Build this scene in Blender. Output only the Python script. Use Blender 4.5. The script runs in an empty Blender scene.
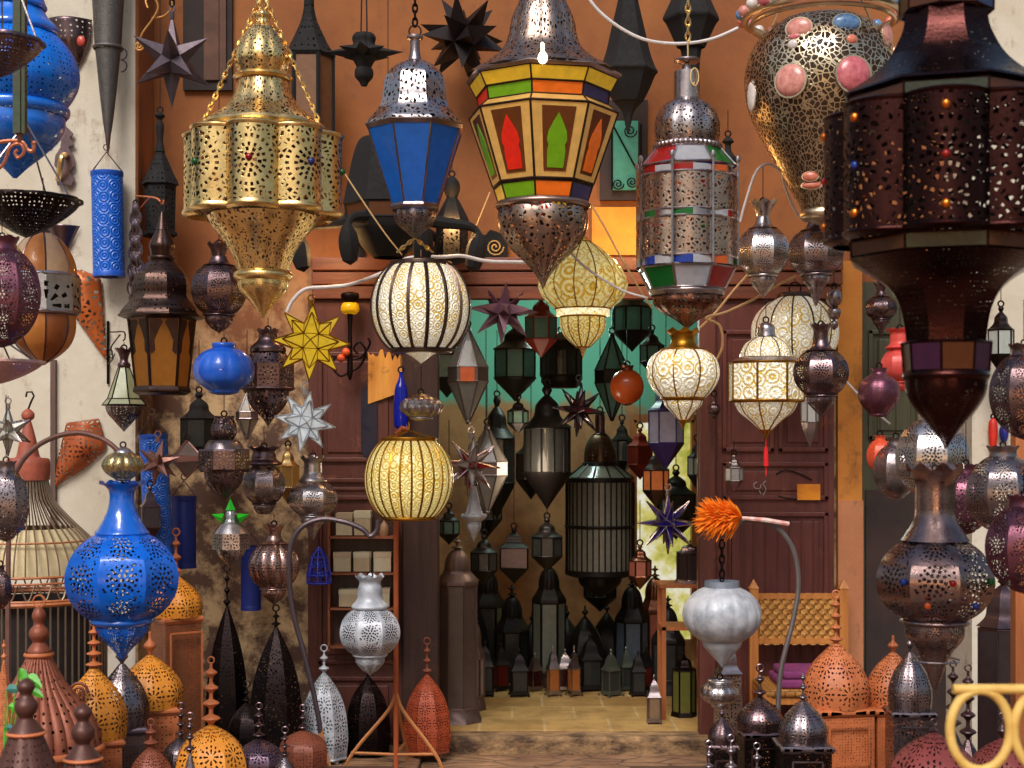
import bpy, bmesh, math, random
from math import pi, sin, cos, radians, sqrt, atan2
from mathutils import Vector, Matrix
random.seed(7)
C = bpy.context.scene.collection
sc = bpy.context.scene
sc.view_settings.view_transform = 'Standard'
sc.view_settings.look = 'None'
sc.view_settings.gamma = 1
sc.view_settings.use_curve_mapping = False
sc.view_settings.exposure = 0.0
F, DIST, HZ, EYE = 1472.0, 8.0, 445.0, 1.70

# ---------------------------------------------------------------- camera
cam_d = bpy.data.cameras.new('camera'); cam = bpy.data.objects.new('camera', cam_d); C.objects.link(cam)
cam.location = (0, -DIST, EYE); cam.rotation_euler = (pi/2, 0, 0)
cam_d.sensor_width = 36; cam_d.lens = F/1024*36; cam_d.shift_y = (HZ-384)/1024
cam_d.dof.use_dof = True; cam_d.dof.focus_distance = 6.9; cam_d.dof.aperture_fstop = 4.5
sc.camera = cam

def S(Y): return (Y+DIST)/F                      # metres per photo pixel at depth Y
def P(px, py, Y): s = S(Y); return Vector(((px-512)*s, Y, EYE-(py-HZ)*s))
def gy(Y, z=0.0): return HZ+(EYE-z)/S(Y)         # photo row of height z at depth Y

# ---------------------------------------------------------------- materials
def lin(c):
    f = lambda v: (v/12.92 if v <= .04045 else ((v+.055)/1.055)**2.4)
    return tuple(f(v/255) for v in c)+(1,)
MC = {}
class NT:
    def __init__(s, name):
        m = bpy.data.materials.new(name); m.use_nodes = True; s.m = m; s.t = m.node_tree; s.t.nodes.clear()
        s.out = s.t.nodes.new('ShaderNodeOutputMaterial')
    def n(s, typ, **kw):
        x = s.t.nodes.new(typ)
        for k, v in kw.items(): setattr(x, k, v)
        return x
    def put(s, sock, v):
        if isinstance(v, bpy.types.NodeSocket): s.t.links.new(v, sock)
        else: sock.default_value = v
    def math(s, op, a, b=0.0, c=0.0):
        x = s.n('ShaderNodeMath', operation=op)
        s.put(x.inputs[0], a); s.put(x.inputs[1], b); s.put(x.inputs[2], c)
        return x.outputs[0]
    def mix(s, f, a, b):
        x = s.n('ShaderNodeMix', data_type='RGBA')
        s.put(x.inputs[0], f); s.put(x.inputs[6], a); s.put(x.inputs[7], b)
        return x.outputs[2]
    def ramp(s, f, stops):
        x = s.n('ShaderNodeValToRGB'); e = x.color_ramp.elements
        while len(e) < len(stops): e.new(.5)
        for i, (p, c) in enumerate(stops): e[i].position = p; e[i].color = c
        s.put(x.inputs[0], f); return x.outputs[0]
    def uv(s, sx=1, sy=None):
        u = s.n('ShaderNodeTexCoord').outputs['UV']
        x = s.n('ShaderNodeVectorMath', operation='MULTIPLY'); s.t.links.new(u, x.inputs[0])
        x.inputs[1].default_value = (sx, sy or sx, 1); return x.outputs[0]
    def obj(s, sx=1, sy=None, sz=None):
        u = s.n('ShaderNodeTexCoord').outputs['Object']
        x = s.n('ShaderNodeVectorMath', operation='MULTIPLY'); s.t.links.new(u, x.inputs[0])
        x.inputs[1].default_value = (sx, sy or sx, sz or sx); return x.outputs[0]
    def noise(s, vec, scale, detail=4, rough=.6, col=False):
        x = s.n('ShaderNodeTexNoise'); s.put(x.inputs['Vector'], vec)
        x.inputs['Scale'].default_value = scale; x.inputs['Detail'].default_value = detail; x.inputs['Roughness'].default_value = rough
        return x.outputs['Color' if col else 'Fac']
    def vor(s, vec, scale, feature='F1', rnd=1.0):
        x = s.n('ShaderNodeTexVoronoi', feature=feature); s.put(x.inputs['Vector'], vec)
        x.inputs['Scale'].default_value = scale; x.inputs['Randomness'].default_value = rnd
        return x.outputs['Distance']
    def bsdf(s, col, rough=.4, metal=0.0, **kw):
        b = s.n('ShaderNodeBsdfPrincipled'); s.put(b.inputs['Base Color'], col); s.put(b.inputs['Roughness'], rough)
        s.put(b.inputs['Metallic'], metal)
        for k, v in kw.items(): s.put(b.inputs[k.replace('_', ' ')], v)
        return b
    def bump(s, b, h, strength=.5, dist=.01):
        x = s.n('ShaderNodeBump'); x.inputs['Strength'].default_value = strength; x.inputs['Distance'].default_value = dist
        s.put(x.inputs['Height'], h); s.t.links.new(x.outputs[0], b.inputs['Normal'])
    def mixsh(s, f, a, b):
        x = s.n('ShaderNodeMixShader'); s.put(x.inputs[0], f); s.t.links.new(a, x.inputs[1]); s.t.links.new(b, x.inputs[2])
        return x.outputs[0]
    def done(s, sh): s.t.links.new(sh, s.out.inputs['Surface']); return s.m

def hole_mask(t, pattern, k):
    """1 where the sheet metal is punched through"""
    uv = t.uv(k)
    if pattern == 'rosette':
        fr = t.n('ShaderNodeVectorMath', operation='FRACTION'); t.t.links.new(uv, fr.inputs[0])
        sx = t.n('ShaderNodeSeparateXYZ'); t.t.links.new(fr.outputs[0], sx.inputs[0])
        x = t.math('SUBTRACT', sx.outputs[0], .5); y = t.math('SUBTRACT', sx.outputs[1], .5)
        r = t.math('SQRT', t.math('ADD', t.math('MULTIPLY', x, x), t.math('MULTIPLY', y, y)))
        th = t.math('ARCTAN2', y, x)
        def ring(rc, hw, n, thr, ph=0.0):
            a = t.math('LESS_THAN', t.math('ABSOLUTE', t.math('SUBTRACT', r, rc)), hw)
            b = t.math('GREATER_THAN', t.math('COSINE', t.math('MULTIPLY_ADD', th, n, ph)), thr)
            return t.math('MULTIPLY', a, b)
        m = t.math('MAXIMUM', ring(.09, .03, 6, .0), ring(.165, .03, 10, .1, 1.5))
        m = t.math('MAXIMUM', m, t.math('MAXIMUM', ring(.24, .03, 16, .2), ring(.375, .028, 26, .1)))
        m = t.math('MAXIMUM', m, t.math('LESS_THAN', r, .03))
        far = t.math('MULTIPLY', t.math('GREATER_THAN', r, .43), t.math('GREATER_THAN', t.vor(uv, 12, 'DISTANCE_TO_EDGE'), .2))
        return t.math('MAXIMUM', m, far)
    if pattern == 'medal':                           # one row of round flower medallions up each gore
        uv = t.uv(1, 1.3*k)
        fr = t.n('ShaderNodeVectorMath', operation='FRACTION'); t.t.links.new(uv, fr.inputs[0])
        sx = t.n('ShaderNodeSeparateXYZ'); t.t.links.new(fr.outputs[0], sx.inputs[0])
        x = t.math('SUBTRACT', sx.outputs[0], .5); y = t.math('DIVIDE', t.math('SUBTRACT', sx.outputs[1], .5), 1.3*k)
        r = t.math('SQRT', t.math('ADD', t.math('MULTIPLY', x, x), t.math('MULTIPLY', y, y)))
        th = t.math('ARCTAN2', y, x)
        def ring(rc, hw, n, thr, ph=0.0):
            a = t.math('LESS_THAN', t.math('ABSOLUTE', t.math('SUBTRACT', r, rc)), hw)
            return t.math('MULTIPLY', a, t.math('GREATER_THAN', t.math('COSINE', t.math('MULTIPLY_ADD', th, n, ph)), thr))
        q = 1/k
        m = t.math('MAXIMUM', t.math('LESS_THAN', r, .045*q), t.math('MAXIMUM', ring(.12*q, .04*q, 6, .0), t.math('MAXIMUM', ring(.215*q, .037*q, 10, .0, 1.6), ring(.305*q, .03*q, 16, .1))))
        ed = t.math('MULTIPLY', t.math('GREATER_THAN', r, .37*q), t.math('LESS_THAN', t.math('ABSOLUTE', x), .42))
        return t.math('MAXIMUM', m, t.math('MULTIPLY', ed, t.math('LESS_THAN', t.vor(uv, 9, 'F1', .7), .36)))
    if pattern == 'lace': return t.math('GREATER_THAN', t.vor(uv, 8, 'DISTANCE_TO_EDGE'), .2)
    if pattern == 'wire': return t.math('GREATER_THAN', t.vor(uv, 5, 'DISTANCE_TO_EDGE'), .085)
    if pattern == 'dots': return t.math('LESS_THAN', t.vor(uv, 6, 'F1', .25), .2)
    if pattern == 'petal':
        fr = t.n('ShaderNodeVectorMath', operation='FRACTION'); t.t.links.new(uv, fr.inputs[0])
        sx = t.n('ShaderNodeSeparateXYZ'); t.t.links.new(fr.outputs[0], sx.inputs[0])
        x = t.math('SUBTRACT', sx.outputs[0], .5); y = t.math('SUBTRACT', sx.outputs[1], .5)
        r = t.math('SQRT', t.math('ADD', t.math('MULTIPLY', x, x), t.math('MULTIPLY', y, y)))
        th = t.math('ARCTAN2', y, x)
        a = t.math('LESS_THAN', t.math('ABSOLUTE', t.math('SUBTRACT', r, .2)), .085)
        b = t.math('GREATER_THAN', t.math('COSINE', t.math('MULTIPLY', th, 8)), .35)
        a2 = t.math('LESS_THAN', t.math('ABSOLUTE', t.math('SUBTRACT', r, .39)), .05)
        b2 = t.math('GREATER_THAN', t.math('COSINE', t.math('MULTIPLY', th, 12)), .4)
        m = t.math('MAXIMUM', t.math('MULTIPLY', a, b), t.math('MULTIPLY', a2, b2))
        far = t.math('MULTIPLY', t.math('GREATER_THAN', r, .5), t.math('LESS_THAN', t.vor(uv, 7, 'F1', .5), .25))
        return t.math('MAXIMUM', m, far)

def metal(name, rgb, rough=.32, mt=1.0, pattern=None, k=1.0, spec2=None, coat=0.0, wear=.45):
    key = (name, pattern, k)
    if key in MC: return MC[key]
    t = NT(name+('_'+pattern if pattern else ''))
    base = lin(rgb); alt = lin(spec2) if spec2 else tuple(c*.5 for c in base[:3])+(1,)
    nz = t.noise(t.obj(1), 14, 5)
    col = t.mix(t.ramp(nz, [(.4, (0, 0, 0, 1)), (.72, (wear, wear, wear, 1))]), base, alt)
    rg = t.math('MULTIPLY_ADD', t.noise(t.obj(1), 40, 3), .25, rough-.1)
    if pattern:                                  # inner faces coloured dark: painted shade that deepens the holes
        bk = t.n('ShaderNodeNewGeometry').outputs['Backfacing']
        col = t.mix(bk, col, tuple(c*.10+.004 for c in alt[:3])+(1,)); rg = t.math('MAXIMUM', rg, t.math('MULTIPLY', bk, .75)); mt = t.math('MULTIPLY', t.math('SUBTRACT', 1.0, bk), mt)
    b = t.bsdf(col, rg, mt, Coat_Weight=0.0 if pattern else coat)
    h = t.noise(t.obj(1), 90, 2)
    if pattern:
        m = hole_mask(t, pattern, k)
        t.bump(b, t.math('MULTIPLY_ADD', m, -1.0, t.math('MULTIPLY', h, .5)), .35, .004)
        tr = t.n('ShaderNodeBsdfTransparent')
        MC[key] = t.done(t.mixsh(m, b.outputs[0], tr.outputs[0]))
    else:
        t.bump(b, h, .25, .003)
        MC[key] = t.done(b.outputs[0])
    return MC[key]

def glass(name, rgb, emit=0.0, rough=.2, see=.25, tex=True):
    key = ('glass', name)
    if key in MC: return MC[key]
    t = NT(name); c = lin(rgb)
    col = t.mix(t.ramp(t.noise(t.obj(1), 25, 4), [(.35, (0, 0, 0, 1)), (.75, (.5, .5, .5, 1))]), c, tuple(v*.55 for v in c[:3])+(1,)) if tex else c
    b = t.bsdf(col, rough, 0.0, Coat_Weight=.3)
    t.put(b.inputs['Emission Color'], col); b.inputs['Emission Strength'].default_value = emit
    if tex: t.bump(b, t.noise(t.obj(1), 60, 2), .3, .004)
    tl = t.n('ShaderNodeBsdfTranslucent'); t.put(tl.inputs[0], col)
    tr = t.n('ShaderNodeBsdfTransparent'); t.put(tr.inputs[0], tuple(min(1, v*1.3+.1) for v in c[:3])+(1,))
    s1 = t.mixsh(.3, b.outputs[0], tl.outputs[0])
    MC[key] = t.done(t.mixsh(see, s1, tr.outputs[0])); return MC[key]

def bead_glass(name, pale, amber, emit, k=3.0):
    """embossed pressed-glass panels of a lit lantern: rings of clear beads on amber"""
    key = ('bead', name)
    if key in MC: return MC[key]
    t = NT(name); uv = t.uv(k)
    fr = t.vor(uv, 1.0, 'F1', .3)
    rings = t.math('SINE', t.math('MULTIPLY', fr, 22.0))
    fine = t.vor(uv, 7, 'F1', 1)
    f = t.math('MULTIPLY_ADD', rings, .26, t.math('MULTIPLY', t.noise(t.obj(1), 9, 3), 1.05))
    col = t.mix(t.ramp(f, [(.2, (0, 0, 0, 1)), (.6, (1, 1, 1, 1))]), lin(amber), lin(pale))
    col = t.mix(t.ramp(fine, [(.12, (.75, .75, .75, 1)), (.32, (0, 0, 0, 1))]), col, lin((70, 52, 22)))
    b = t.bsdf(col, .16, 0.0, Coat_Weight=.6)
    t.put(b.inputs['Emission Color'], col); b.inputs['Emission Strength'].default_value = emit
    t.bump(b, t.math('ADD', rings, t.math('MULTIPLY', fine, -1.5)), .6, .006)
    MC[key] = t.done(b.outputs[0]); return MC[key]

def plain(name, rgb, rough=.6, rgb2=None, scale=8, bump=.3, mt=0.0, stretch=(1, 1, 1)):
    if name in MC: return MC[name]
    t = NT(name); v = t.obj(*stretch)
    c2 = lin(rgb2) if rgb2 else tuple(x*.55 for x in lin(rgb)[:3])+(1,)
    nz = t.noise(v, scale, 6, .65)
    b = t.bsdf(t.mix(t.ramp(nz, [(.38, (0, 0, 0, 1)), (.68, (1, 1, 1, 1))]), lin(rgb), c2), rough, mt)
    t.bump(b, nz, bump, .01); MC[name] = t.done(b.outputs[0]); return MC[name]

def emitter(name, rgb, st):
    if name in MC: return MC[name]
    t = NT(name); e = t.n('ShaderNodeEmission'); e.inputs[0].default_value = lin(rgb); e.inputs[1].default_value = st
    MC[name] = t.done(e.outputs[0]); return MC[name]

SIL = (196, 190, 192)
def silver(p=None, k=1): return metal('silver', SIL, .28, 1, p, k, (120, 105, 105))
def pewter(p=None, k=1): return metal('pewter', (150, 138, 142), .3, 1, p, k, (80, 66, 66))
def dark(p=None, k=1): return metal('dark_bronze', (118, 98, 102), .3, 1, p, k, (58, 42, 42))
def black(p=None, k=1): return metal('blackened_iron', (46, 38, 38), .4, 1, p, k, (24, 19, 19))
def near_black(p=None, k=1): return metal('near_black_iron', (15, 12, 12), .85, .0, p, k, (9, 7, 7))  # even near-black finish of the dark wall lanterns
def coppery(p=None, k=1): return metal('tarnished_copper', (128, 84, 66), .33, 1, p, k, (70, 42, 36))
def gold(p=None, k=1): return metal('brass', (244, 212, 146), .28, 1, p, k, (176, 124, 58), wear=.5)
def bluep(p=None, k=1): return metal('blue_enamel', (14, 112, 218), .25, 0.0, p, k, (4, 48, 160), .8)
def rust(p=None, k=1): return metal('rust_orange_paint', (196, 112, 66), .5, 0.0, p, k, (140, 66, 34))
def amberp(p=None, k=1): return metal('amber_orange_paint', (226, 146, 48), .45, 0.0, p, k, (196, 104, 30))
def rustbrown(p=None, k=1): return metal('rusty_brown_paint', (138, 74, 52), .5, .2, p, k, (92, 46, 36))
def whitem(p=None, k=1): return metal('whitewashed_metal', (190, 194, 202), .45, .15, p, k, (118, 126, 138), wear=.8)
def pinkm(p=None, k=1): return metal('coral_paint', (214, 78, 72), .4, .1, p, k, (170, 50, 50))
def purplem(p=None, k=1): return metal('plum_metal', (118, 72, 88), .33, .8, p, k, (70, 38, 50))
def redrust(p=None, k=1): return metal('brick_red_paint', (150, 70, 66), .5, .1, p, k, (110, 46, 48))

# ---------------------------------------------------------------- mesh helpers
def catmull(pr, sub=4):
    runs, cur = [], [pr[0]]
    for a, b in zip(pr, pr[1:]):
        if abs(a[0]-b[0]) < 1e-9 and abs(a[1]-b[1]) < 1e-9: runs.append(cur); cur = [b]
        else: cur.append(b)
    runs.append(cur); out = []
    for q in runs:
        if len(q) < 3: out += q; continue
        for i in range(len(q)-1):
            p0 = q[max(i-1, 0)]; p1 = q[i]; p2 = q[i+1]; p3 = q[min(i+2, len(q)-1)]
            for k in range(sub):
                t = k/sub; o = []
                for d in (0, 1):
                    o.append(.5*((2*p1[d])+(-p0[d]+p2[d])*t+(2*p0[d]-5*p1[d]+4*p2[d]-p3[d])*t*t+(-p0[d]+3*p1[d]-3*p2[d]+p3[d])*t**3))
                o[1] = max(o[1], 0); out.append(tuple(o))
        out.append(q[-1])
    return out

def new_mesh(name, v, f, uvs=None, mi=None, smooth=True, ang=38):
    me = bpy.data.meshes.new(name); me.from_pydata(v, [], f)
    if uvs:
        l = me.uv_layers.new(name='UVMap')
        flat = [c for fu in uvs for u in fu for c in u]; l.data.foreach_set('uv', flat)
    if mi: me.polygons.foreach_set('material_index', mi)
    me.polygons.foreach_set('use_smooth', [smooth]*len(f))
    if smooth: me.set_sharp_from_angle(angle=radians(ang))
    me.update(); return me

def lathe(name, pr, sides=0, lobes=0, amp=.08, pw=.8, seg=40, rot=0.0, scal=None, cap='', sub=4, sharp=False, mats=None, panels=None, off=(0, 0)):
    """pr: (z, r) from the top down. sides: flat facets; lobes: gored melon panels with creases."""
    pr = pr if sharp else catmull(pr, sub)
    if sides:
        n = sides; th = [(j-.5)*2*pi/n+rot for j in range(n+1)]; fac = 1/max(abs(sin(a)) for a in th); npan = panels or sides
        mod = [fac]*(n+1)
    elif lobes:
        n = lobes*8; th = [(j/8-.5)*2*pi/lobes+rot for j in range(n+1)]; npan = panels or lobes
        mod = [1-amp+amp*abs(cos(lobes*(a-rot)/2))**pw for a in th]
    else:
        n = seg; th = [j*2*pi/n+rot-pi for j in range(n+1)]; npan = panels or 8; mod = [1]*(n+1)
    s = [0]
    for a, b in zip(pr, pr[1:]): s.append(s[-1]+math.hypot(a[0]-b[0], a[1]-b[1]))
    im = max(range(len(pr)), key=lambda i: pr[i][1]); rm = max(pr[im][1], 1e-4); w = 2*pi*rm/npan
    im2 = max([i for i in range(len(pr)) if pr[i][1] > rm*.985]); mid = (s[im]+s[im2])/2
    v = []
    for i, (z, r) in enumerate(pr):
        for j in range(n):
            dz = 0
            if scal and i < 2:
                dz = scal[1]*(.5+.5*cos(scal[0]*th[j]))*(1 if i == 0 else .35)
            v.append((r*mod[j]*sin(th[j])+off[0], -r*mod[j]*cos(th[j])+off[1], z+dz))
    f, uv, mi = [], [], []
    U = lambda j: (th[j]-rot)*npan/(2*pi)+.5
    V = lambda i: (s[i]-mid)/w+.5
    for i in range(len(pr)-1):
        for j in range(n):
            j2 = (j+1) % n
            f.append((i*n+j, (i+1)*n+j, (i+1)*n+j2, i*n+j2))
            uv.append(((U(j), -V(i)), (U(j), -V(i+1)), (U(j+1), -V(i+1)), (U(j+1), -V(i))))
            if mats: mi.append((j*npan//n) % mats)
    for flag, row in (('t', 0), ('b', len(pr)-1)):
        if flag in cap and pr[row][1] > 1e-4:
            q = list(range(row*n, row*n+n))
            if flag == 'b': q.reverse()
            f.append(tuple(q)); uv.append(tuple((0.02, .02) for _ in q))
            if mats: mi.append(0)
    return new_mesh(name, v, f, uv, mi if mats else None)

class Soup:
    """collects boxes, tubes and loose faces into one mesh"""
    def __init__(s): s.v, s.f = [], []
    def add(s, v, f):
        o = len(s.v); s.v += [tuple(x) for x in v]; s.f += [tuple(i+o for i in q) for q in f]; return s
    def box(s, x0, x1, y0, y1, z0, z1, M=None):
        v = [Vector(p) for p in ((x0, y0, z0), (x1, y0, z0), (x1, y1, z0), (x0, y1, z0), (x0, y0, z1), (x1, y0, z1), (x1, y1, z1), (x0, y1, z1))]
        if M: v = [M @ p for p in v]
        return s.add(v, [(0, 3, 2, 1), (4, 5, 6, 7), (0, 1, 5, 4), (1, 2, 6, 5), (2, 3, 7, 6), (3, 0, 4, 7)])
    def tube(s, pts, r, n=8, closed=False):
        pts = [Vector(p) for p in pts]; m = len(pts)
        rr = r if isinstance(r, (list, tuple)) else [r]*m
        T = []
        for i in range(m):
            a = pts[(i-1) % m] if closed or i > 0 else pts[i]; b = pts[(i+1) % m] if closed or i < m-1 else pts[i]
            d = b-a; T.append(d.normalized() if d.length > 1e-9 else Vector((0, 0, 1)))
        up = Vector((0, 0, 1)) if abs(T[0].z) < .9 else Vector((1, 0, 0))
        nx = T[0].cross(up).normalized(); v = []
        for i in range(m):
            nx = (nx-T[i]*nx.dot(T[i])); nx = nx.normalized() if nx.length > 1e-9 else T[i].orthogonal().normalized()
            ny = T[i].cross(nx)
            for k in range(n): a = 2*pi*k/n; v.append(pts[i]+(nx*cos(a)+ny*sin(a))*rr[i])
        f = []
        for i in range(m if closed else m-1):
            i2 = (i+1) % m
            for k in range(n): k2 = (k+1) % n; f.append((i*n+k, i*n+k2, i2*n+k2, i2*n+k))
        if not closed: f.append(tuple(range(n))[::-1]); f.append(tuple(range((m-1)*n, m*n)))
        return s.add(v, f)
    def ring(s, c, R, r, axis='y', n=20, k=6, squash=1.0):
        c = Vector(c); pts = []
        for i in range(n):
            a = 2*pi*i/n
            u, w = R*cos(a), R*sin(a)*squash
            pts.append(c+Vector({'y': (u, 0, w), 'x': (0, u, w), 'z': (u, w, 0)}[axis]))
        return s.tube(pts, r, k, True)
    def chain(s, a, b, link=.035, r=.0035):
        a, b = Vector(a), Vector(b); d = b-a; n = max(1, min(46, int(d.length/(link*.72)))); q = d.normalized().to_track_quat('Z', 'Y')
        L = d.length/n/.72
        for i in range(n):
            c = a+d*((i+.5)/n); pts = []
            for k in range(10):
                t = 2*pi*k/10; p = Vector((cos(t)*L*.24, 0, sin(t)*L*.5))
                if i % 2: p = Vector((p.y, p.x, p.z))
                pts.append(c+q @ p)
            s.tube(pts, r, 4, True)
        return s
    def ball(s, c, r, n=12, sc=(1, 1, 1)):
        c = Vector(c); v, f = [], []; m = n//2
        for i in range(m+1):
            p = pi*i/m
            for j in range(n): t = 2*pi*j/n; v.append(c+Vector((r*sc[0]*sin(p)*cos(t), r*sc[1]*sin(p)*sin(t), r*sc[2]*cos(p))))
        for i in range(m):
            for j in range(n): j2 = (j+1) % n; f.append((i*n+j, (i+1)*n+j, (i+1)*n+j2, i*n+j2))
        return s.add(v, f)
    def mesh(s, name, smooth=True): return new_mesh(name, s.v, s.f, None, None, smooth)

def spline(pts, sub=6):
    out = []
    P3 = [Vector(p) for p in pts]
    for i in range(len(P3)-1):
        p0 = P3[max(i-1, 0)]; p1 = P3[i]; p2 = P3[i+1]; p3 = P3[min(i+2, len(P3)-1)]
        for k in range(sub):
            t = k/sub
            out.append(.5*((2*p1)+(-p0+p2)*t+(2*p0-5*p1+4*p2-p3)*t*t+(-p0+3*p1-3*p2+p3)*t**3))
    out.append(P3[-1]); return out

def bevel(o, w=.004, seg=2):
    m = o.modifiers.new('bevel', 'BEVEL'); m.width = w; m.segments = seg; m.limit_method = 'ANGLE'; return o

# ---------------------------------------------------------------- object helpers
LABELS = {}
def tag(o, label=None, cat=None, group=None, kind=None):
    if label:
        o['label'] = label
        if label in LABELS and not group: print('DUP LABEL', label)
        LABELS[label] = 1
    if cat: o['category'] = cat
    if group: o['group'] = group
    if kind: o['kind'] = kind
    return o
def thing(name, label, cat, loc, group=None):
    o = bpy.data.objects.new(name, None); C.objects.link(o); o.location = loc; o.empty_display_size = .05
    return tag(o, label, cat, group)
def part(root, name, me, mats, label=None):
    o = bpy.data.objects.new(name, me); C.objects.link(o); o.parent = root
    for m in (mats if isinstance(mats, (list, tuple)) else [mats]): me.materials.append(m)
    if label: o['label'] = label
    return o
def solo(name, label, cat, me, mat, group=None):
    o = bpy.data.objects.new(name, me); C.objects.link(o); me.materials.append(mat); return tag(o, label, cat, group)
def struct(name, me, mats):
    o = bpy.data.objects.new(name, me); C.objects.link(o)
    for m in (mats if isinstance(mats, (list, tuple)) else [mats]): me.materials.append(m)
    o['kind'] = 'structure'; return o

def add_sections(root, cx, Y, yb, secs):
    s = S(Y); objs = {}
    for pn, mat, pr, *o in secs:
        kw = dict(o[0]) if o else {}
        fr = kw.pop('frame', None); fw = kw.pop('fw', 1.0); dx = kw.pop('dx', 0)
        pts = [((yb-y)*s, r*s) for y, r in pr]
        if 'scal' in kw: kw['scal'] = (kw['scal'][0], kw['scal'][1]*s)
        mats = mat if isinstance(mat, (list, tuple)) else [mat]
        ob = part(root, pn, lathe(pn, pts, mats=len(mats) if len(mats) > 1 else None, off=(dx*s, 0), **kw), mats)
        objs[pn] = ob
        if fr:                                   # metal bars along the panel edges and around both rims
            q = pts if kw.get('sharp') else catmull(pts, kw.get('sub', 4)); n = kw.get('sides') or kw.get('lobes'); rot = kw.get('rot', 0); b = Soup()
            th = [(j-.5)*2*pi/n+rot for j in range(n)]
            fac = 1/max(abs(sin(a)) for a in th) if kw.get('sides') else 1-kw.get('amp', .08)
            for a in th: b.tube([(r*fac*sin(a), -r*fac*cos(a), z) for z, r in q], fw*s, 5)
            for z, r in (q[0], q[-1]):
                if kw.get('sides'): b.tube([(r*fac*sin(a), -r*fac*cos(a), z) for a in th], fw*s*1.1, 5, True)
                else: b.ring((0, 0, z), r*.99, fw*s*1.2, 'z', 32, 5)
            part(ob, 'panel_frame', b.mesh('panel_frame'), fr)
    return objs

def hanger(root, Y, yb, ytop, hang, style='wire', dx=0, mat=None, ringr=2.8):
    """ring on the crown and the chain or wire up to photo row hang"""
    s = S(Y); z0 = (yb-ytop)*s; m = mat or black()
    b = Soup(); b.ring((0, 0, z0+ringr*s*.8), ringr*s, max(.0025, .9*s), 'y', 16, 5)
    part(root, 'hanging_ring', b.mesh('hanging_ring'), m)
    if hang is not None:
        a = (0, 0, z0+ringr*s*1.7); e = (dx*s, 0, (yb-hang)*s)
        b = Soup()
        if style == 'chain': b.chain(a, e, 9*s, 1.0*s)
        else: b.tube([a, e], max(.0016, .45*s), 5)
        part(root, 'chain' if style == 'chain' else 'wire', b.mesh('chain'), m)

def lantern(name, label, cx, Y, secs, hang=None, style='wire', cat='lantern', group=None, dx=0, ring=True, hm=None, ringr=2.8):
    ys = [y for q in secs for y, r in q[2]]; yb, yt = max(ys), min(ys)
    root = thing(name, label, cat, P(cx, yb, Y), group)
    add_sections(root, cx, Y, yb, secs)
    if ring: hanger(root, Y, yb, yt, hang, style, dx, hm, ringr)
    root['yb'] = yb
    return root

def beads(top, bot, n, r, neck=.26):
    """stacked turned discs of a finial, as a profile"""
    out = []; h = (bot-top)/n
    for i in range(n):
        q = r*(.55+.45*(i+1)/n); y = top+i*h
        out += [(y, q*neck), (y+h*.28, q*neck*1.1), (y+h*.42, q*.7), (y+h*.52, q), (y+h*.62, q), (y+h*.74, q*.6), (y+h*.9, q*neck*1.15)]
    return [(top-.5, 0)]+out+[(bot, r*neck)]

def orb(y0, y1, r, f0, f1, n=12):
    a0, a1 = math.asin(f0), pi-math.asin(f1); c0, c1 = cos(a0), cos(a1)
    return [(y0+(y1-y0)*(c0-cos(a0+(a1-a0)*i/n))/(c0-c1), r*sin(a0+(a1-a0)*i/n)) for i in range(n+1)]

def face(cx): return -math.atan((cx-512)/F)        # turn that brings a panel square to the lane

def vase(label, cx, Y, top, bot, r, mat, m2=None, lobes=8, hang=None, style='wire', neck=.24, shoulder=.34, cupat=.76, crown=.42, name='hanging_lantern', pm=None, dx=0, group=None, rot=0, mneck=None, cupm=None, amp=.09, ringr=2.8, facet=True):
    rot = rot+face(cx); H = bot-top; y = lambda t: top+t*H; m2 = m2 or mat; mneck = mneck or m2
    secs = [('crown', mneck, [(y(0), r*crown), (y(.05), r*crown*.72), (y(.13), r*neck), (y(shoulder-.1), r*neck*1.05), (y(shoulder-.03), r*neck*1.5), (y(shoulder), r*.55)], dict(scal=(8, H*.035), seg=48)),
            ('body', mat, orb(y(shoulder), y(cupat), r, .5, .5), dict(sides=lobes, rot=rot, sub=2) if facet else dict(lobes=lobes, amp=amp, rot=rot, sub=2)),
            ('collar', m2, [(y(cupat-.005), r*.54), (y(cupat+.008), r*.57), (y(cupat+.022), r*.52)], dict(seg=32)),
            ('drop', cupm or mat, [(y(cupat+.02), r*.47), (y(cupat+.08), r*.46), (y(cupat+.16), r*.25), (y(.98), r*.06), (bot, 0)], dict(lobes=lobes, amp=amp*.7, rot=rot))]
    return lantern(name, label, cx, Y, secs, hang, style, dx=dx, group=group, ringr=ringr)

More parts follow.
